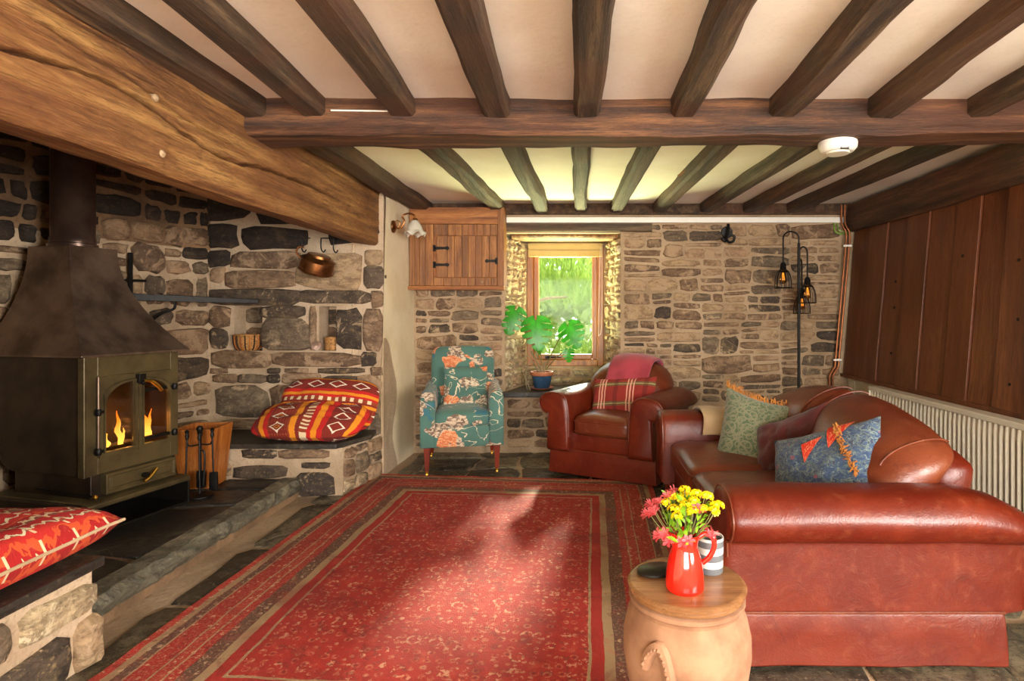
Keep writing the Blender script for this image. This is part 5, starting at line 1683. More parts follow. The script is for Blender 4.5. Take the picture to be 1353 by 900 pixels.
# ------------------------------------------------------------------ terracotta urn side table
UX, UY = 0.297, 1.57
ur = thing('terracotta_urn', (UX, UY, 0.019), 0, 'pale terracotta urn with lug handles used as a side table', 'urn')
mb = MB(); mb.lathe([(0.0, 0.0), (0.10, 0.0), (0.112, 0.012), (0.138, 0.12), (0.163, 0.24), (0.174, 0.31), (0.173, 0.36), (0.162, 0.41), (0.148, 0.435), (0.150, 0.445), (0.158, 0.452), (0.158, 0.462), (0.148, 0.468), (0.13, 0.468)], n=48, caps=(False, True))
mb.build('body', M['terracotta'], ur)
for a0 in (R(-124), R(56)):
    hd_ = []
    for i in range(13):
        f = i / 12
        an = 0.25 + f * PI * 0.90
        tz = 0.315 + 0.075 * math.sin(an) - 0.045 * (f > 0.5) * (f - 0.5)
        ta = a0 + 0.20 * (-math.cos(an))
        zrel = max(0.24, min(0.43, tz))
        rad = 0.174 - 3.4 * (zrel - 0.325) ** 2 + 0.008
        hd_.append((rad * math.cos(ta), rad * math.sin(ta), tz))
    mb = MB(); mb.tube(hd_, [0.013, 0.016] + [0.0165] * 9 + [0.016, 0.013], 8)
    h_ = mb.build('lug_handle', M['terracotta'], ur)
    for i in range(1, 12, 1):
        p = Vector(hd_[i]); q = p * 1.0; n_ = Vector((p.x, p.y, 0)).normalized()
        mb = MB(); mb.lathe([(0.0, -0.006), (0.006, 0), (0.0, 0.006)], tuple(p + n_ * 0.017), 6, (False, False)); mb.build('bead', M['terracotta'], h_)
ld = thing('wooden_lid', (UX, UY, 0.4855), 0, 'round wooden lid with moulded edge lying on the terracotta urn', 'lid')
mb = MB(); mb.lathe([(0.0, 0.0), (0.145, 0.0), (0.156, 0.004), (0.158, 0.010), (0.155, 0.013), (0.161, 0.017), (0.162, 0.024), (0.157, 0.029), (0.148, 0.030), (0.0, 0.0295)], n=56, caps=(False, False)); mb.build('top', M['lid_wood'], ld)
TZ = 0.5155
# red enamel jug
JX, JY = UX - 0.014, UY - 0.05
jg = thing('red_jug', (JX, JY, TZ), 0, 'glossy red enamel jug holding the bouquet on the urn lid', 'jug')
mb = MB(); mb.lathe([(0.0, 0.0), (0.047, 0.0), (0.0515, 0.005), (0.052, 0.012), (0.049, 0.05), (0.043, 0.085), (0.036, 0.105), (0.0335, 0.115), (0.036, 0.13), (0.042, 0.150), (0.040, 0.150), (0.032, 0.13), (0.030, 0.115), (0.04, 0.08), (0.046, 0.02), (0.0, 0.012)], n=36, caps=(False, False))
def spout(p):
    x, y, z = p
    if z > 0.115 and x < 0: k = (z - 0.115) / 0.035; return (x - 0.018 * k * max(0, -x / 0.04) ** 2, y * (1 - 0.12 * k), z + 0.012 * k * max(0, -x / 0.04) ** 2)
    return p
mb.v = [spout(p) for p in mb.v]
mb.build('body', M['red_glaze'], jg)
mb = MB(); mb.tube(bez([(0.036, 0, 0.135), (0.055, 0, 0.146), (0.074, -0.003, 0.137), (0.078, -0.003, 0.112), (0.066, -0.002, 0.085), (0.047, 0, 0.068)], 6), [0.007] * 31, 10); mb.build('handle', M['red_glaze'], jg)
# bouquet
bq = thing('flower_bouquet', (JX, JY, TZ + 0.045), 0, 'bunch of yellow spurge and pink flowers standing in the red jug', 'flowers')
bq.scale = (0.80, 0.80, 0.68)
rb = random.Random(12)
def floret_mesh():
    mb = MB()
    for i in range(17):
        th = math.acos(1 - rb.random() * 1.0); ph = rb.uniform(0, 2 * PI)
        c = Vector((math.sin(th) * math.cos(ph), math.sin(th) * math.sin(ph), math.cos(th) * 0.75)) * 0.020
        n = c.normalized(); a = n.orthogonal().normalized(); b = n.cross(a)
        for k in range(4):
            an = k * PI / 2 + rb.random()
            d = a * math.cos(an) + b * math.sin(an); e = n.cross(d)
            mb.add([c, c + d * 0.006 + e * 0.0045 + n * 0.002, c + d * 0.0105 + n * 0.0035, c + d * 0.006 - e * 0.0045 + n * 0.002], [(0, 1, 2, 3)])
    return mb
def pink_mesh():
    mb = MB()
    for k in range(6):
        an = k * PI / 3
        d = Vector((math.cos(an), math.sin(an), 0)); e = Vector((-d.y, d.x, 0)); n = Vector((0, 0, 1))
        mb.add([Vector((0, 0, 0)), d * 0.008 + e * 0.004 + n * 0.012, d * 0.018 + e * 0.0075 + n * 0.02, d * 0.029 + n * 0.018, d * 0.018 - e * 0.0075 + n * 0.02, d * 0.008 - e * 0.004 + n * 0.012], [(0, 1, 2, 3, 4, 5)])
    for k in range(4):
        an = k * 1.6; mb.tube([(0, 0, 0.005), (0.008 * math.cos(an), 0.008 * math.sin(an), 0.034)], 0.0008, 4)
    return mb
def leaf_mesh(L=0.05, w=0.009):
    mb = MB()
    def f(s, t):
        ww = w * math.sin(PI * min(1, t * 0.93 + 0.05)) ** 0.8
        return ((s - 0.5) * 2 * ww, L * t, 0.012 * math.sin(t * 2.4) + 0.003 * abs(s - 0.5))
    return mb.grid(f, 2, 6)
protos = {}
def put(kind, mbf, mat, loc, rot, scale=1.0):
    if kind not in protos:
        o = mbf().build(kind, mat, bq, auto=80); protos[kind] = o
    else:
        o = protos[kind].copy(); COL.objects.link(o)
    o.location = loc; o.rotation_euler = rot; o.scale = (scale,) * 3
    return o
heads = []
base = Vector((0, 0, 0.10))
for i in range(22):
    an = i * 2.4
    r_ = 0.088 * math.sqrt((i + 0.5) / 22)
    p = Vector((r_ * math.cos(an) * 1.1 + 0.022, r_ * math.sin(an), 0.245 + 0.06 * (1 - (r_ / 0.088) ** 2) + rb.uniform(-0.02, 0.02)))
    heads.append(p)
    d = (p - Vector((0, 0, 0.08))).normalized()
    put('yellow_flower', floret_mesh, M['yellow'], p, d.to_track_quat('Z', 'Y').to_euler(), rb.uniform(0.7, 1.0))
for (x, y, z) in ((-0.085, -0.02, 0.275), (-0.105, 0.0, 0.255), (-0.115, -0.015, 0.225), (-0.085, 0.02, 0.24), (-0.10, -0.03, 0.235), (-0.03, 0.03, 0.29), (-0.065, -0.045, 0.165), (-0.078, -0.02, 0.15),
                  (-0.055, -0.05, 0.145), (0.0, -0.055, 0.148), (-0.015, -0.05, 0.142), (0.065, -0.02, 0.150), (0.078, 0.0, 0.142), (0.058, 0.02, 0.155), (0.03, -0.06, 0.26), (0.06, 0.04, 0.27), (-0.06, -0.03, 0.30)):
    p = Vector((x, y, z)); heads.append(p)
    d = (p - Vector((0, 0, 0.12))).normalized()
    put('pink_flower', pink_mesh, M['pink'], p, d.to_track_quat('Z', 'Y').to_euler(), rb.uniform(0.8, 1.15))
for i in range(110):
    an = rb.uniform(0, 2 * PI); r_ = rb.uniform(0.02, 0.085); z = rb.uniform(0.15, 0.30)
    p = Vector((r_ * math.cos(an), r_ * math.sin(an), z))
    d = (p - Vector((0, 0, 0.10))).normalized()
    e_ = d.to_track_quat('Y', 'Z').to_euler()
    put('leaf', leaf_mesh, M['leaf'], p * 0.92, (e_.x + rb.uniform(-0.4, 0.4), e_.y + rb.uniform(-1, 1), e_.z), rb.uniform(0.55, 0.95))
for p in heads:
    mb = MB(); mb.tube(bez([(p.x * 0.12, p.y * 0.12, 0.0), (p.x * 0.2, p.y * 0.2, 0.11), (p.x * 0.7, p.y * 0.7, 0.11 + (p.z - 0.11) * 0.55), p], 4), 0.0014, 5); mb.build('stem', M['stem'], bq)
# striped candle pot, black dish
mb = MB(); mb.lathe([(0.0, 0.0), (0.034, 0.0), (0.0365, 0.003), (0.038, 0.1), (0.035, 0.1), (0.034, 0.05), (0.0, 0.045)], n=32, caps=(False, False))
mb.build('striped_pot', M['stripe'], loc=(UX + 0.078, UY + 0.055, TZ), label='grey and white striped ceramic pot beside the red jug', cat='pot')
mb = MB(); mb.lathe([(0.0, 0.0), (0.046, 0.0), (0.052, 0.004), (0.052, 0.009), (0.046, 0.013), (0.0, 0.0145)], n=32, caps=(False, False))
ds = mb.build('black_disc', M['black'], loc=(UX - 0.075, UY + 0.045, TZ), rot=(0, 0, R(20)), label='flat black oval disc lying on the urn lid beside the jug', cat='disc'); ds.scale = (1.15, 0.8, 1)

# ------------------------------------------------------------------ corner cupboard
CY0 = 4.96
cb = thing('wall_cupboard', (-1.075, CY0, 1.465), 0, 'rustic pine board wall cupboard with iron strap hinges in the corner', 'cupboard')
def cbx(u): return (u - 765) * CY0 / 750 + 1.075
def cbz(v): return EYE - (v - 415) * CY0 / 750 - 1.465
mb = MB(); mb.box(cbx(540), cbx(664), 0.02, 0.185, 0.0, 0.72); mb.build('carcass', M['cupboard_h'], cb, smooth=False)
mb = MB(); mb.box(cbx(541), cbx(664), -0.004, 0.02, cbz(296), cbz(274)); mb.build('top_rail', M['cupboard_h'], cb, smooth=False, bevel=0.003)
mb = MB(); mb.box(cbx(539), cbx(666), -0.014, 0.02, cbz(383), cbz(378)); mb.build('bottom_moulding', M['cupboard_h'], cb, smooth=False, bevel=0.004)
mb = MB(); mb.box(cbx(657.5), cbx(666), -0.006, 0.185, cbz(378), cbz(274)); mb.build('side_stile', M['cupboard'], cb, smooth=False, bevel=0.003)
def boards(us, v0, v1, y0, y1, parent, name='board'):
    for a, b in zip(us, us[1:]):
        mb = MB(); pr = RND.uniform(-0.002, 0.003)
        mb.box(cbx(a) + 0.0012, cbx(b) - 0.0012, y0 - pr, y1, cbz(v1), cbz(v0))
        mb.build(name, M['cupboard'], parent, smooth=False, bevel=0.002)
boards([541, 548, 554, 562, 572.5], 296.5, 377.5, 0.0, 0.02, cb)
boards([573, 583, 592, 601, 610, 619, 630, 639, 648, 657], 296.5, 311, 0.0, 0.02, cb)
boards([573, 586, 597, 608, 618, 628, 640, 649, 657], 367.5, 377.5, 0.0, 0.02, cb)
dr = thing('cupboard_door', (0, 0, 0), 0, None, None)
dr.parent = cb; dr.name = 'door'
mb = MB(); mb.box(cbx(577), cbx(656.5), 0.008, 0.02, cbz(366.5), cbz(312.5)); mb.build('door_back', M['cupboard'], dr, smooth=False)
boards([577, 591.5, 600.5, 610.5, 619, 628.5, 637, 646.5, 656.5], 312.5, 366.5, -0.004, 0.008, dr)
def strap(u0, u1, v, flip=False):
    mb = MB()
    x0, x1, z = cbx(u0), cbx(u1), cbz(v)
    hx = x1 if flip else x0
    mb.box(hx - 0.010, hx + 0.010, -0.011, 0.0, z - 0.028, z + 0.028)
    n = 10
    rings = []
    for i in range(n + 1):
        f = i / n
        x = (x1 - f * (x1 - x0)) if flip else (x0 + f * (x1 - x0))
        w = 0.013 * (1 - 0.35 * f) + 0.010 * math.exp(-((f - 0.86) / 0.08) ** 2)
        if f > 0.97: w = 0.002
        rings.append([(x, -0.011, z - w), (x, -0.011, z + w), (x, -0.005, z + w), (x, -0.005, z - w)])
    mb.rings(rings)
    return mb
strap(574, 594, 328).build('strap_hinge', M['iron'], dr, smooth=False)
strap(574, 594, 350).build('strap_hinge', M['iron'], dr, smooth=False)
strap(641, 656, 345, True).build('latch', M['iron'], dr, smooth=False)
mb = MB(); mb.lathe([(0.0, 0.006), (0.010, 0.004), (0.011, -0.004)], n=12, caps=(False, True)); mb.build('key_plate', M['st_pale'], cb, loc=(cbx(637), -0.004, cbz(373)), rot=(R(90), 0, 0))

# wall sconce with tulip glass
scn = thing('wall_sconce', (-1.49, 4.55, 1.93), 0, 'copper wall lamp with frilled frosted tulip shade on the plaster wall', 'lamp')
mb = MB(); mb.lathe([(0.0, 0.018), (0.02, 0.016), (0.045, 0.006), (0.05, 0.0), (0.05, -0.006)], n=20, caps=(False, True)); mb.build('back_plate', M['copper_pot'], scn, loc=(0.006, 0, 0.02), rot=(0, R(90), 0))
mb = MB(); mb.tube(bez([(0.015, 0, 0.01), (0.06, 0, 0.01), (0.09, 0.0, 0.06), (0.075, 0.0, 0.105), (0.115, 0, 0.125), (0.165, 0, 0.115), (0.175, 0.0, 0.085)], 7), 0.0075, 8)
mb.tube(bez([(0.04, 0, 0.015), (0.055, 0, 0.05), (0.035, 0, 0.07), (0.02, 0, 0.05)], 5), 0.005, 6); mb.build('arm', M['copper_pot'], scn)
mb = MB(); mb.lathe([(0.0, 0.012), (0.018, 0.01), (0.024, -0.012)], (0.175, 0, 0.078), 14); mb.build('cap', M['copper_pot'], scn)
mb = MB()
def tul(s, t):
    an = 2 * PI * s
    r = 0.020 + 0.042 * math.sin(min(1, t * 1.35) * PI / 2) + 0.022 * max(0, t - 0.72) / 0.28
    r *= 1 + 0.10 * max(0, t - 0.6) / 0.4 * math.cos(6 * an)
    z = -0.115 * t + 0.016 * max(0, t - 0.75) / 0.25 * math.cos(6 * an)
    return (0.175 + r * math.cos(an), r * math.sin(an), 0.072 + z)
mb.grid(tul, 48, 14); mb.build('shade', M['glass_frost'], scn, auto=80, solid=0.003)

# ------------------------------------------------------------------ roller blind
bl = thing('roller_blind', (-0.135, 5.60, 1.80), 0, 'cream roller blind rolled up at the top of the window', 'blind')
mb = MB(); mb.rbox(0.74, 0.055, 0.075, 0.02, (0, 0, 0.115), 4); mb.build('cassette', M['blind'], bl)
mb = MB(); mb.box(-0.365, 0.365, -0.004, 0.0, 0.025, 0.09); mb.build('fabric', M['blind'], bl, smooth=False)
mb = MB(); mb.tube([(-0.365, -0.003, 0.022), (0.365, -0.003, 0.022)], 0.009, 8); mb.build('bottom_bar', M['blind'], bl)
mb = MB(); mb.tube(bez([(0.36, -0.03, 0.11), (0.362, -0.03, -0.25), (0.355, -0.03, -0.68), (0.338, -0.03, -0.75), (0.325, -0.03, -0.68), (0.345, -0.03, 0.1)], 6), 0.0022, 5); mb.build('cord', M['white'], bl)

# ------------------------------------------------------------------ monstera in its blue pot
PX, PY, PZ = -0.345, 5.28, 0.55
pl = thing('potted_monstera', (PX, PY, PZ + 0.016), 0, 'monstera plant with split leaves in a blue glazed pot on the sill', 'plant')
mb = MB(); mb.lathe([(0.0, 0.0), (0.07, 0.0), (0.075, 0.006), (0.095, 0.115), (0.088, 0.115), (0.07, 0.02)], n=32, caps=(False, True)); mb.build('pot', M['blue_glaze'], pl)
mb = MB(); mb.lathe([(0.096, 0.112), (0.106, 0.118), (0.110, 0.132), (0.106, 0.150), (0.096, 0.150), (0.092, 0.13), (0.09, 0.11)], n=32, caps=(False, False)); mb.build('pot_rim', M['terra_pot'], pl)
mb = MB(); mb.lathe([(0.0, 0.0), (0.094, 0.0)], (0, 0, 0.13), 20, (False, False)); mb.build('soil', M['soil'], pl)
mb = MB(); mb.lathe([(0.0, -0.015), (0.08, -0.015), (0.112, 0.003), (0.115, 0.006), (0.105, 0.004), (0.08, -0.008), (0.0, -0.008)], n=32, caps=(False, False)); mb.build('saucer', M['terra_pot'], pl)

def monstera_leaf(L, seed, cuts=5):
    """heart shaped leaf in local xy: base at 0, tip at +y; deep slits between the lobes"""
    rnd = random.Random(seed)
    mb = MB()
    def width(t):      # outline half width along the midrib, t from -0.22 (lobes) to 1
        f = (t + 0.24) / 1.24
        return 0.54 * L * (math.sin(PI * min(1, f ** 0.62)) ** 0.75) if 0 < f < 1 else 0
    def lift(x, y): return -0.28 * (x * x) / L - 0.16 * max(0, y) ** 2 / L + 0.05 * L * (1 - min(1, abs(x) / (0.1 * L)))* 0
    for sg in (-1, 1):
        ts = [-0.20 + 1.18 * k / 30 for k in range(31)]
        # inner blade, continuous
        vs = []; fs = []
        for t in ts:
            w = width(t)
            y = t * L
            yi = y if y > 0 else y
            x0 = 0.0 if t >= 0 else sg * 0.055 * L * min(1, -t / 0.1)
            x1 = sg * max(abs(x0), w * 0.36)
            for k in range(4):
                x = x0 + (x1 - x0) * k / 3
                vs.append((x, yi + 0.10 * abs(x), lift(x, yi)))
        for i in range(len(ts) - 1):
            for k in range(3):
                fs.append((i * 4 + k, i * 4 + k + 1, (i + 1) * 4 + k + 1, (i + 1) * 4 + k))
        mb.add(vs, fs)
        # lobes
        n = cuts
        ed = [-0.20 + 1.16 * (k / n) ** 0.95 for k in range(n + 1)]
        for k in range(n):
            a, b = ed[k], ed[k + 1]
            gapk = 0.018 if k else 0.0
            vs = []; fs = []
            for j in range(5):
                q = j / 4
                for i in range(5):
                    f = i / 4
                    sh = (b - a) * (0.10 + 0.15 * q) if k not in (0,) else (b - a) * 0.06 * q
                    t = a + sh * 0.8 + (b - a - sh * (1.55 if k < n - 1 else 0.8)) * f
                    w = width(t)
                    rr = 0.34 + 0.66 * q * (1 - 0.07 * (2 * f - 1) ** 2 * q)
                    x = sg * w * rr
                    y = t * L + 0.06 * L * q * (0.4)
                    vs.append((x, y + 0.10 * abs(x), lift(x, y) + 0.004 * math.sin(k * 2.0 + q)))
            for j in range(4):
                for i in range(4):
                    fs.append((j * 5 + i, j * 5 + i + 1, (j + 1) * 5 + i + 1, (j + 1) * 5 + i))
            mb.add(vs, fs)
    return mb
def place_leaf(tip_dir, face, pos, L, seed, stem_from):
    """pos = where the stalk meets the blade; tip_dir = direction of the tip; face = blade normal"""
    y = Vector(tip_dir).normalized(); z = Vector(face).normalized()
    x = y.cross(z).normalized(); z = x.cross(y).normalized()
    o = monstera_leaf(L, seed).build('leaf', M['monstera'], pl, auto=80)
    mw = Matrix((x, y, z)).transposed().to_4x4()
    mw.translation = Vector(pos)
    o.matrix_local = mw
    m_ = Vector(stem_from).lerp(Vector(pos), 0.55) + Vector((0, 0, 0.03))
    mb = MB(); mb.tube(bez([stem_from, m_, pos], 8), 0.005, 6); mb.build('leaf_stalk', M['stem'], pl)
def lp(u, v, y): return ((u - 765) * y / 750 - PX, y - PY, EYE - (v - 415) * y / 750 - PZ - 0.016)
place_leaf((-0.25, -0.25, -0.9), (0.1, -0.9, 0.35), lp(681, 410, 5.16), 0.235, 1, (-0.03, 0.0, 0.26))
place_leaf((0.12, -0.25, -0.95), (0.05, -0.9, 0.38), lp(708, 424, 5.14), 0.275, 2, (0.0, 0.0, 0.22))
place_leaf((0.35, -0.25, -0.85), (-0.25, -0.85, 0.4), lp(751, 430, 5.20), 0.235, 3, (0.03, 0.0, 0.18))
place_leaf((0.1, -0.1, -1.0), (0.3, -0.85, 0.2), lp(751, 463, 5.22), 0.115, 4, (0.03, 0.02, 0.16))
place_leaf((0.2, -0.2, -1.0), (0.7, -0.6, 0.2), lp(712, 455, 5.26), 0.10, 5, (0.0, 0.02, 0.2))
mb = MB()
mb.tube(bez([(0.0, 0, 0.12), (-0.02, 0, 0.19), (-0.05, -0.01, 0.25), (-0.10, -0.02, 0.34)], 6), [0.010] * 10 + [0.008] * 9, 7)
mb.tube(bez([(0.02, 0, 0.12), (0.015, 0, 0.20), (0.03, 0.01, 0.24)], 6), 0.008, 7)
mb.tube(bez([(-0.02, 0.0, 0.12), (-0.10, -0.03, 0.24), (-0.15, -0.05, 0.12), (-0.13, -0.07, -0.01)], 6), 0.004, 6)
mb.tube(bez([(-0.02, 0.0, 0.14), (-0.13, -0.03, 0.30), (-0.17, -0.05, 0.16), (-0.10, -0.09, -0.01)], 6), 0.004, 6)
mb.build('trunk', M['bark'], pl)

# ------------------------------------------------------------------ floor lamp with three cage shades
LX, LY = 1.89, 4.88
fl = thing('floor_lamp', (LX, LY, 0), 0, 'black floor lamp with three hanging wire cage shades by the far wall', 'lamp')
mb = MB(); mb.lathe([(0.0, 0.0), (0.135, 0.0), (0.135, 0.015), (0.02, 0.026), (0.0, 0.026)], n=32, caps=(False, False)); mb.build('base', M['iron'], fl)
mb = MB(); mb.tube([(0, 0, 0.02), (0, 0, 1.86)], 0.0125, 12); mb.build('pole', M['iron'], fl)
def lamp_arm(top, xo, yo, drop, zsh):
    h = math.hypot(xo, yo)
    pts = [(0, 0, top - 0.14), (0, 0, top - 0.05)]
    for k in range(1, 10):
        a = PI * k / 9
        pts.append((xo * (1 - math.cos(a)) / 2, yo * (1 - math.cos(a)) / 2, top - 0.05 + 0.06 * math.sin(a)))
    pts.append((xo, yo, zsh + 0.02))
    mb = MB(); mb.tube(pts, 0.007, 8); mb.build('hook_arm', M['iron'], fl)
    cg = bpy.data.objects.new('cage_shade', None); COL.objects.link(cg); cg.parent = fl; cg.location = (xo, yo, zsh)
    mb = MB(); mb.lathe([(0.0, 0.03), (0.012, 0.03), (0.024, 0.012), (0.027, -0.03), (0.032, -0.036)], n=16); mb.build('socket', M['iron'], cg)
    mb = MB()
    for k in range(12):
        a = 2 * PI * k / 12
        mb.tube([(r * math.cos(a), r * math.sin(a), z) for r, z in ((0.022, -0.03), (0.045, -0.05), (0.062, -0.09), (0.069, -0.135), (0.070, -0.19))], 0.003, 5)
    for r, z in ((0.071, -0.19), (0.046, -0.05)):
        mb.tube([(r * math.cos(2 * PI * k / 20), r * math.sin(2 * PI * k / 20), z) for k in range(20)], 0.0042, 5, True)
    mb.build('cage', M['iron'], cg)
    mb = MB(); mb.lathe([(0.012, -0.035), (0.016, -0.06), (0.028, -0.10), (0.030, -0.125), (0.020, -0.15), (0.0, -0.158)], n=16, caps=(False, False)); bu = mb.build('bulb', M['bulb'], cg)
    mb = MB()
    for k in range(5):
        a = 2 * PI * k / 5; mb.tube([(0.005 * math.cos(a), 0.005 * math.sin(a), -0.06), (0.014 * math.cos(a), 0.014 * math.sin(a), -0.125)], 0.0014, 4)
    mb.build('filament', M['filament'], cg)
lamp_arm(1.95, -0.135, 0.0, 0, 1.665)
lamp_arm(1.765 + 0.05, 0.055, -0.045, 0, 1.535)
lamp_arm(1.72, 0.065, 0.10, 0, 1.445)

# ------------------------------------------------------------------ radiator
rd = thing('panel_radiator', (2.30, 3.4, 0.09), 0, 'long cream panel radiator under the plank partition', 'radiator')
y0r, y1r, hr = -1.15, 1.02, 0.60
mb = MB()
def rib(s, t):
    y = y0r + (y1r - y0r) * s
    ph = (y / 0.042) * 2 * PI
    q = max(-0.6, min(0.6, math.cos(ph))) / 0.6
    e = min(1, t / 0.06, (1 - t) / 0.06)
    return (-0.03 - 0.006 * q * e + 0.004, y, hr * (0.02 + 0.94 * t))
mb.grid(rib, 52 * 10, 8); mb.build('front_panel', M['radiator'], rd, auto=70)
mb = MB(); mb.box(-0.02, 0.045, y0r, y1r, 0.02, hr - 0.04); mb.build('core', M['radiator'], rd, smooth=False)
mb = MB(); mb.box(-0.045, 0.055, y0r - 0.004, y1r + 0.004, hr - 0.035, hr); mb.build('top_cover', M['radiator'], rd, smooth=False, bevel=0.006)
for (a, b) in ((y0r - 0.008, y0r), (y1r, y1r + 0.008)):
    mb = MB(); mb.box(-0.042, 0.05, a, b, 0.02, hr - 0.03); mb.build('end_cap', M['radiator'], rd, smooth=False, bevel=0.003)
mb = MB(); mb.tube([(0.0, y1r + 0.005, 0.05), (0.0, y1r + 0.05, 0.05), (0.0, y1r + 0.05, -0.085)], 0.009, 8); mb.lathe([(0.0, 0.0), (0.018, 0.0), (0.018, 0.06), (0.0, 0.07)], (0, y1r + 0.05, 0.05), 12, (False, False)); mb.build('valve', M['radiator'], rd)

# copper pipes in the corner
def cpipe(dx, lab):
    mb = MB()
    mb.tube(bez([(2.445 + dx, 5.10, 2.235), (2.445 + dx, 5.10, 2.08), (2.46 + dx, 5.09, 2.02), (2.478 + dx, 5.085, 1.97), (2.470 + dx, 5.085, 1.80), (2.385 + dx, 5.085, 0.86), (2.375 + dx, 5.085, 0.78), (2.335 + dx, 5.09, 0.70), (2.33 + dx, 5.09, 0.60), (2.33 + dx, 5.09, 0.02)], 6), 0.0095, 8)
    mb.build('copper_pipe', M['copper'], label=lab, cat='pipe', group='pair of copper pipes in the corner')
cpipe(-0.055, 'bright copper pipe running down the corner beside the plank partition')
cpipe(-0.085, 'bright copper pipe running down the corner beside the plank partition')
for z, x in ((1.86, 2.40), (0.84, 2.31)):
    mb = MB(); mb.rbox(0.075, 0.022, 0.02, 0.005, (x, 5.075, z), 2)
    mb.build('pipe_clip', M['white'], label='white plastic clip holding the two copper pipes', cat='clip', group='clips on the copper pipes')
mb = MB(); mb.tube(bez([(2.30, 5.13, 2.09), (2.31, 5.12, 2.0), (2.36, 5.11, 1.97), (2.43, 5.10, 1.975)], 6), 0.006, 6)
mb.tube(bez([(2.33, 5.13, 2.09), (2.34, 5.12, 2.01), (2.38, 5.11, 1.99), (2.43, 5.10, 1.985)], 6), 0.005, 6)
mb.build('earth_cable', M['leaf'], label='green earth cable looping to the copper pipes', cat='cable')
# pale batten on the ceiling between joists and cable trunking
mb = MB(); mb.tube([(-0.86, 2.608, 2.182), (-1.14, 2.608, 2.186)], 0.004, 6); mb.build('white_cable', M['white'], label='short white cable along the top of the cross beam', cat='cable')
mb = MB(); mb.tube([(0.70, 4.0, 2.225), (0.88, 3.05, 2.225)], 0.007, 6); mb.build('copper_pipe', M['copper'], label='thin copper pipe lying between two joists under the ceiling', cat='pipe')
mb = MB(); mb.tube(bez([(-0.665, 5.13, 1.965), (-0.62, 5.3, 1.94), (-0.55, 5.56, 1.90)], 5), 0.007, 6); mb.build('curtain_rod', M['iron'], label='thin dark rod along the edge of the window recess', cat='rod')

# smoke alarm
sa = thing('smoke_alarm', (1.262, 2.77, 2.028), 0, 'round white smoke alarm fixed under the cross beam', 'alarm')
mb = MB(); mb.lathe([(0.0, 0.062), (0.088, 0.062), (0.090, 0.048), (0.088, 0.030), (0.072, 0.012), (0.066, 0.010)], n=40); mb.build('body', M['white'], sa)
mb = MB(); mb.lathe([(0.055, 0.012), (0.052, 0.002), (0.0, 0.0)], n=32, caps=(True, False)); mb.build('sensor_cap', M['radiator'], sa)
for k in range(6):
    mb = MB(); mb.box(-0.018 + k * 0.007, -0.015 + k * 0.007, -0.075, -0.068, 0.006, 0.020); mb.build('vent_slot', M['iron'], sa, smooth=False)

# wrought hook on the far wall
wh = thing('wall_hook', (1.34, 5.13, 1.90), 0, 'dark forged iron double hook high on the far stone wall', 'hook')
mb = MB(); mb.lathe([(0.0, 0.006), (0.05, 0.004), (0.055, -0.004)], n=14, caps=(False, True)); mb.build('back_plate', M['iron'], wh, loc=(0, 0.008, 0.09), rot=(R(90), 0, 0))
mb = MB(); mb.tube(bez([(0.01, 0, 0.16), (0.0, -0.03, 0.10), (-0.02, -0.05, 0.04), (-0.04, -0.07, 0.0), (-0.07, -0.08, 0.03)], 6), [0.014] * 25, 8); mb.tube(bez([(-0.03, -0.055, 0.03), (0.0, -0.07, -0.01), (0.035, -0.075, 0.0), (0.045, -0.075, 0.04), (0.02, -0.075, 0.05)], 6), 0.011, 8); mb.build('hook', M['iron'], wh)

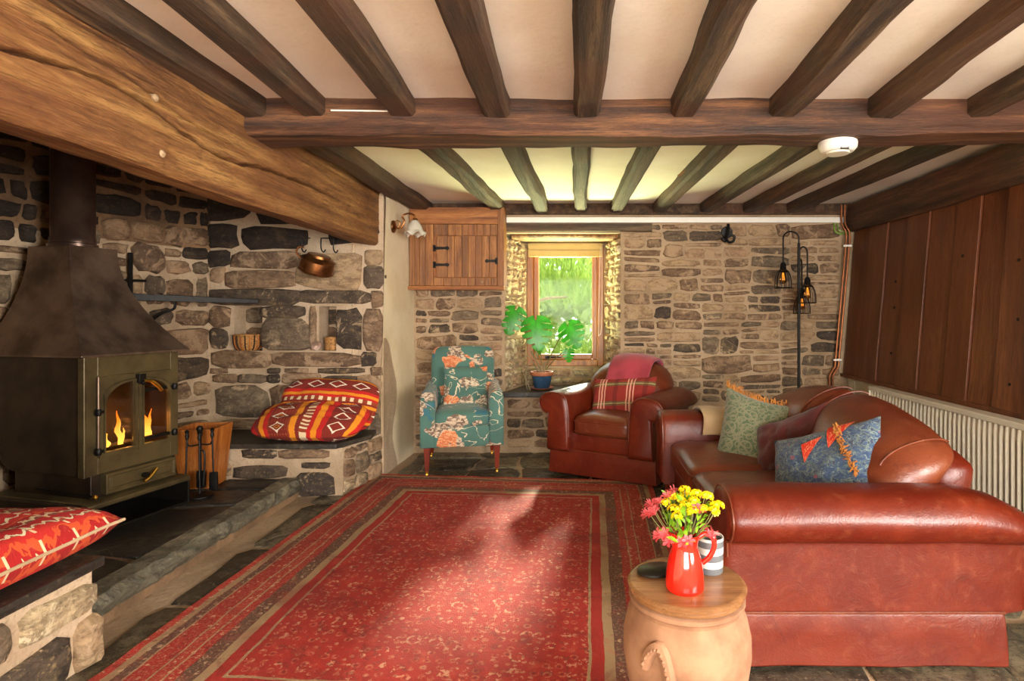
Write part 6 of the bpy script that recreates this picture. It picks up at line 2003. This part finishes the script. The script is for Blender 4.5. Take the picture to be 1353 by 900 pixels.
# ------------------------------------------------------------------ garden beyond the window
mb = MB(); mb.grid(lambda s, t: (-14 + 28 * s, 6.2 + 30 * t, -0.35 + 0.25 * nz(s * 9, t * 9)), 30, 30)
mb.build('ground', M['lawn'], kind='structure', loc=(0, 0, 0))
def foliage(mb, c, r, n, size, rnd, droop=False):
    for i in range(n):
        d = Vector((rnd.gauss(0, 1), rnd.gauss(0, 1), rnd.gauss(0, 1))).normalized() * rnd.random() ** 0.4
        p = Vector((c[0] + d.x * r[0], c[1] + d.y * r[1], c[2] + d.z * r[2]))
        a = Vector((rnd.uniform(-1, 1), rnd.uniform(-1, 1), rnd.uniform(-1, 1) - (2.5 if droop else 0))).normalized()
        b = a.cross(Vector((rnd.uniform(-1, 1), rnd.uniform(-1, 1), rnd.uniform(-1, 1)))).normalized()
        s = size * rnd.uniform(0.6, 1.3)
        w = 0.22 if droop else 0.45
        mb.add([p - a * s, p + b * s * w, p + a * s, p - b * s * w], [(0, 1, 2, 3)])
rg = random.Random(3)
def tree(name, x, y, h, crown, n, size, mat, label, droop=False):
    t = thing(name, (x, y, -0.3), 0, label, 'tree')
    mb = MB(); mb.tube(bez([(0, 0, 0), (0.06, 0.05, h * 0.4), (-0.04, 0.0, h * 0.75), (0.02, 0, h)], 5), [0.13 - 0.007 * k for k in range(16)], 8)
    for k in range(5):
        a = k * 1.3; mb.tube(bez([(0, 0, h * (0.5 + 0.1 * k)), (0.5 * math.cos(a), 0.5 * math.sin(a), h * (0.6 + 0.1 * k)), (1.0 * math.cos(a), 1.0 * math.sin(a), h * (0.62 + 0.1 * k))], 4), [0.05 - 0.004 * j for j in range(9)], 6)
    mb.build('trunk', M['bark'], t)
    mb = MB()
    for (cx, cy, cz, rx, ry, rz, nn) in crown:
        foliage(mb, (cx, cy, cz), (rx, ry, rz), nn, size, rg, droop)
    o = mb.build('foliage', mat, t, smooth=False); o['kind'] = 'stuff'
tree('willow_tree', -1.2, 10.2, 3.0, [(0.3, 0.6, 2.85, 1.9, 1.0, 0.65, 2000), (1.0, 0.4, 2.2, 1.2, 0.5, 0.5, 1000)], 0, 0.10, M['garden_leaf'], 'willow with drooping green foliage outside the window', True)
tree('garden_tree', 0.35, 13.5, 3.4, [(-0.2, 0, 1.9, 1.7, 0.8, 1.5, 2200), (-1.5, 0.3, 1.6, 1.3, 0.8, 1.3, 1500)], 0, 0.13, M['garden_leaf2'], 'pale green bushy tree further off in the garden')
for k, (x, y, r) in enumerate(((-1.6, 12.0, 0.9), (0.55, 11.6, 0.75))):
    s = thing('garden_shrub', (x, y, -0.3), 0, ('rounded green shrub beside the willow trunk', 'rounded green shrub before the pale garden tree')[k], 'shrub')
    mb = MB(); foliage(mb, (0, 0, r * 0.8), (r, r * 0.8, r * 0.8), 800, 0.10, rg); o = mb.build('foliage', M['garden_leaf'], s, smooth=False); o['kind'] = 'stuff'
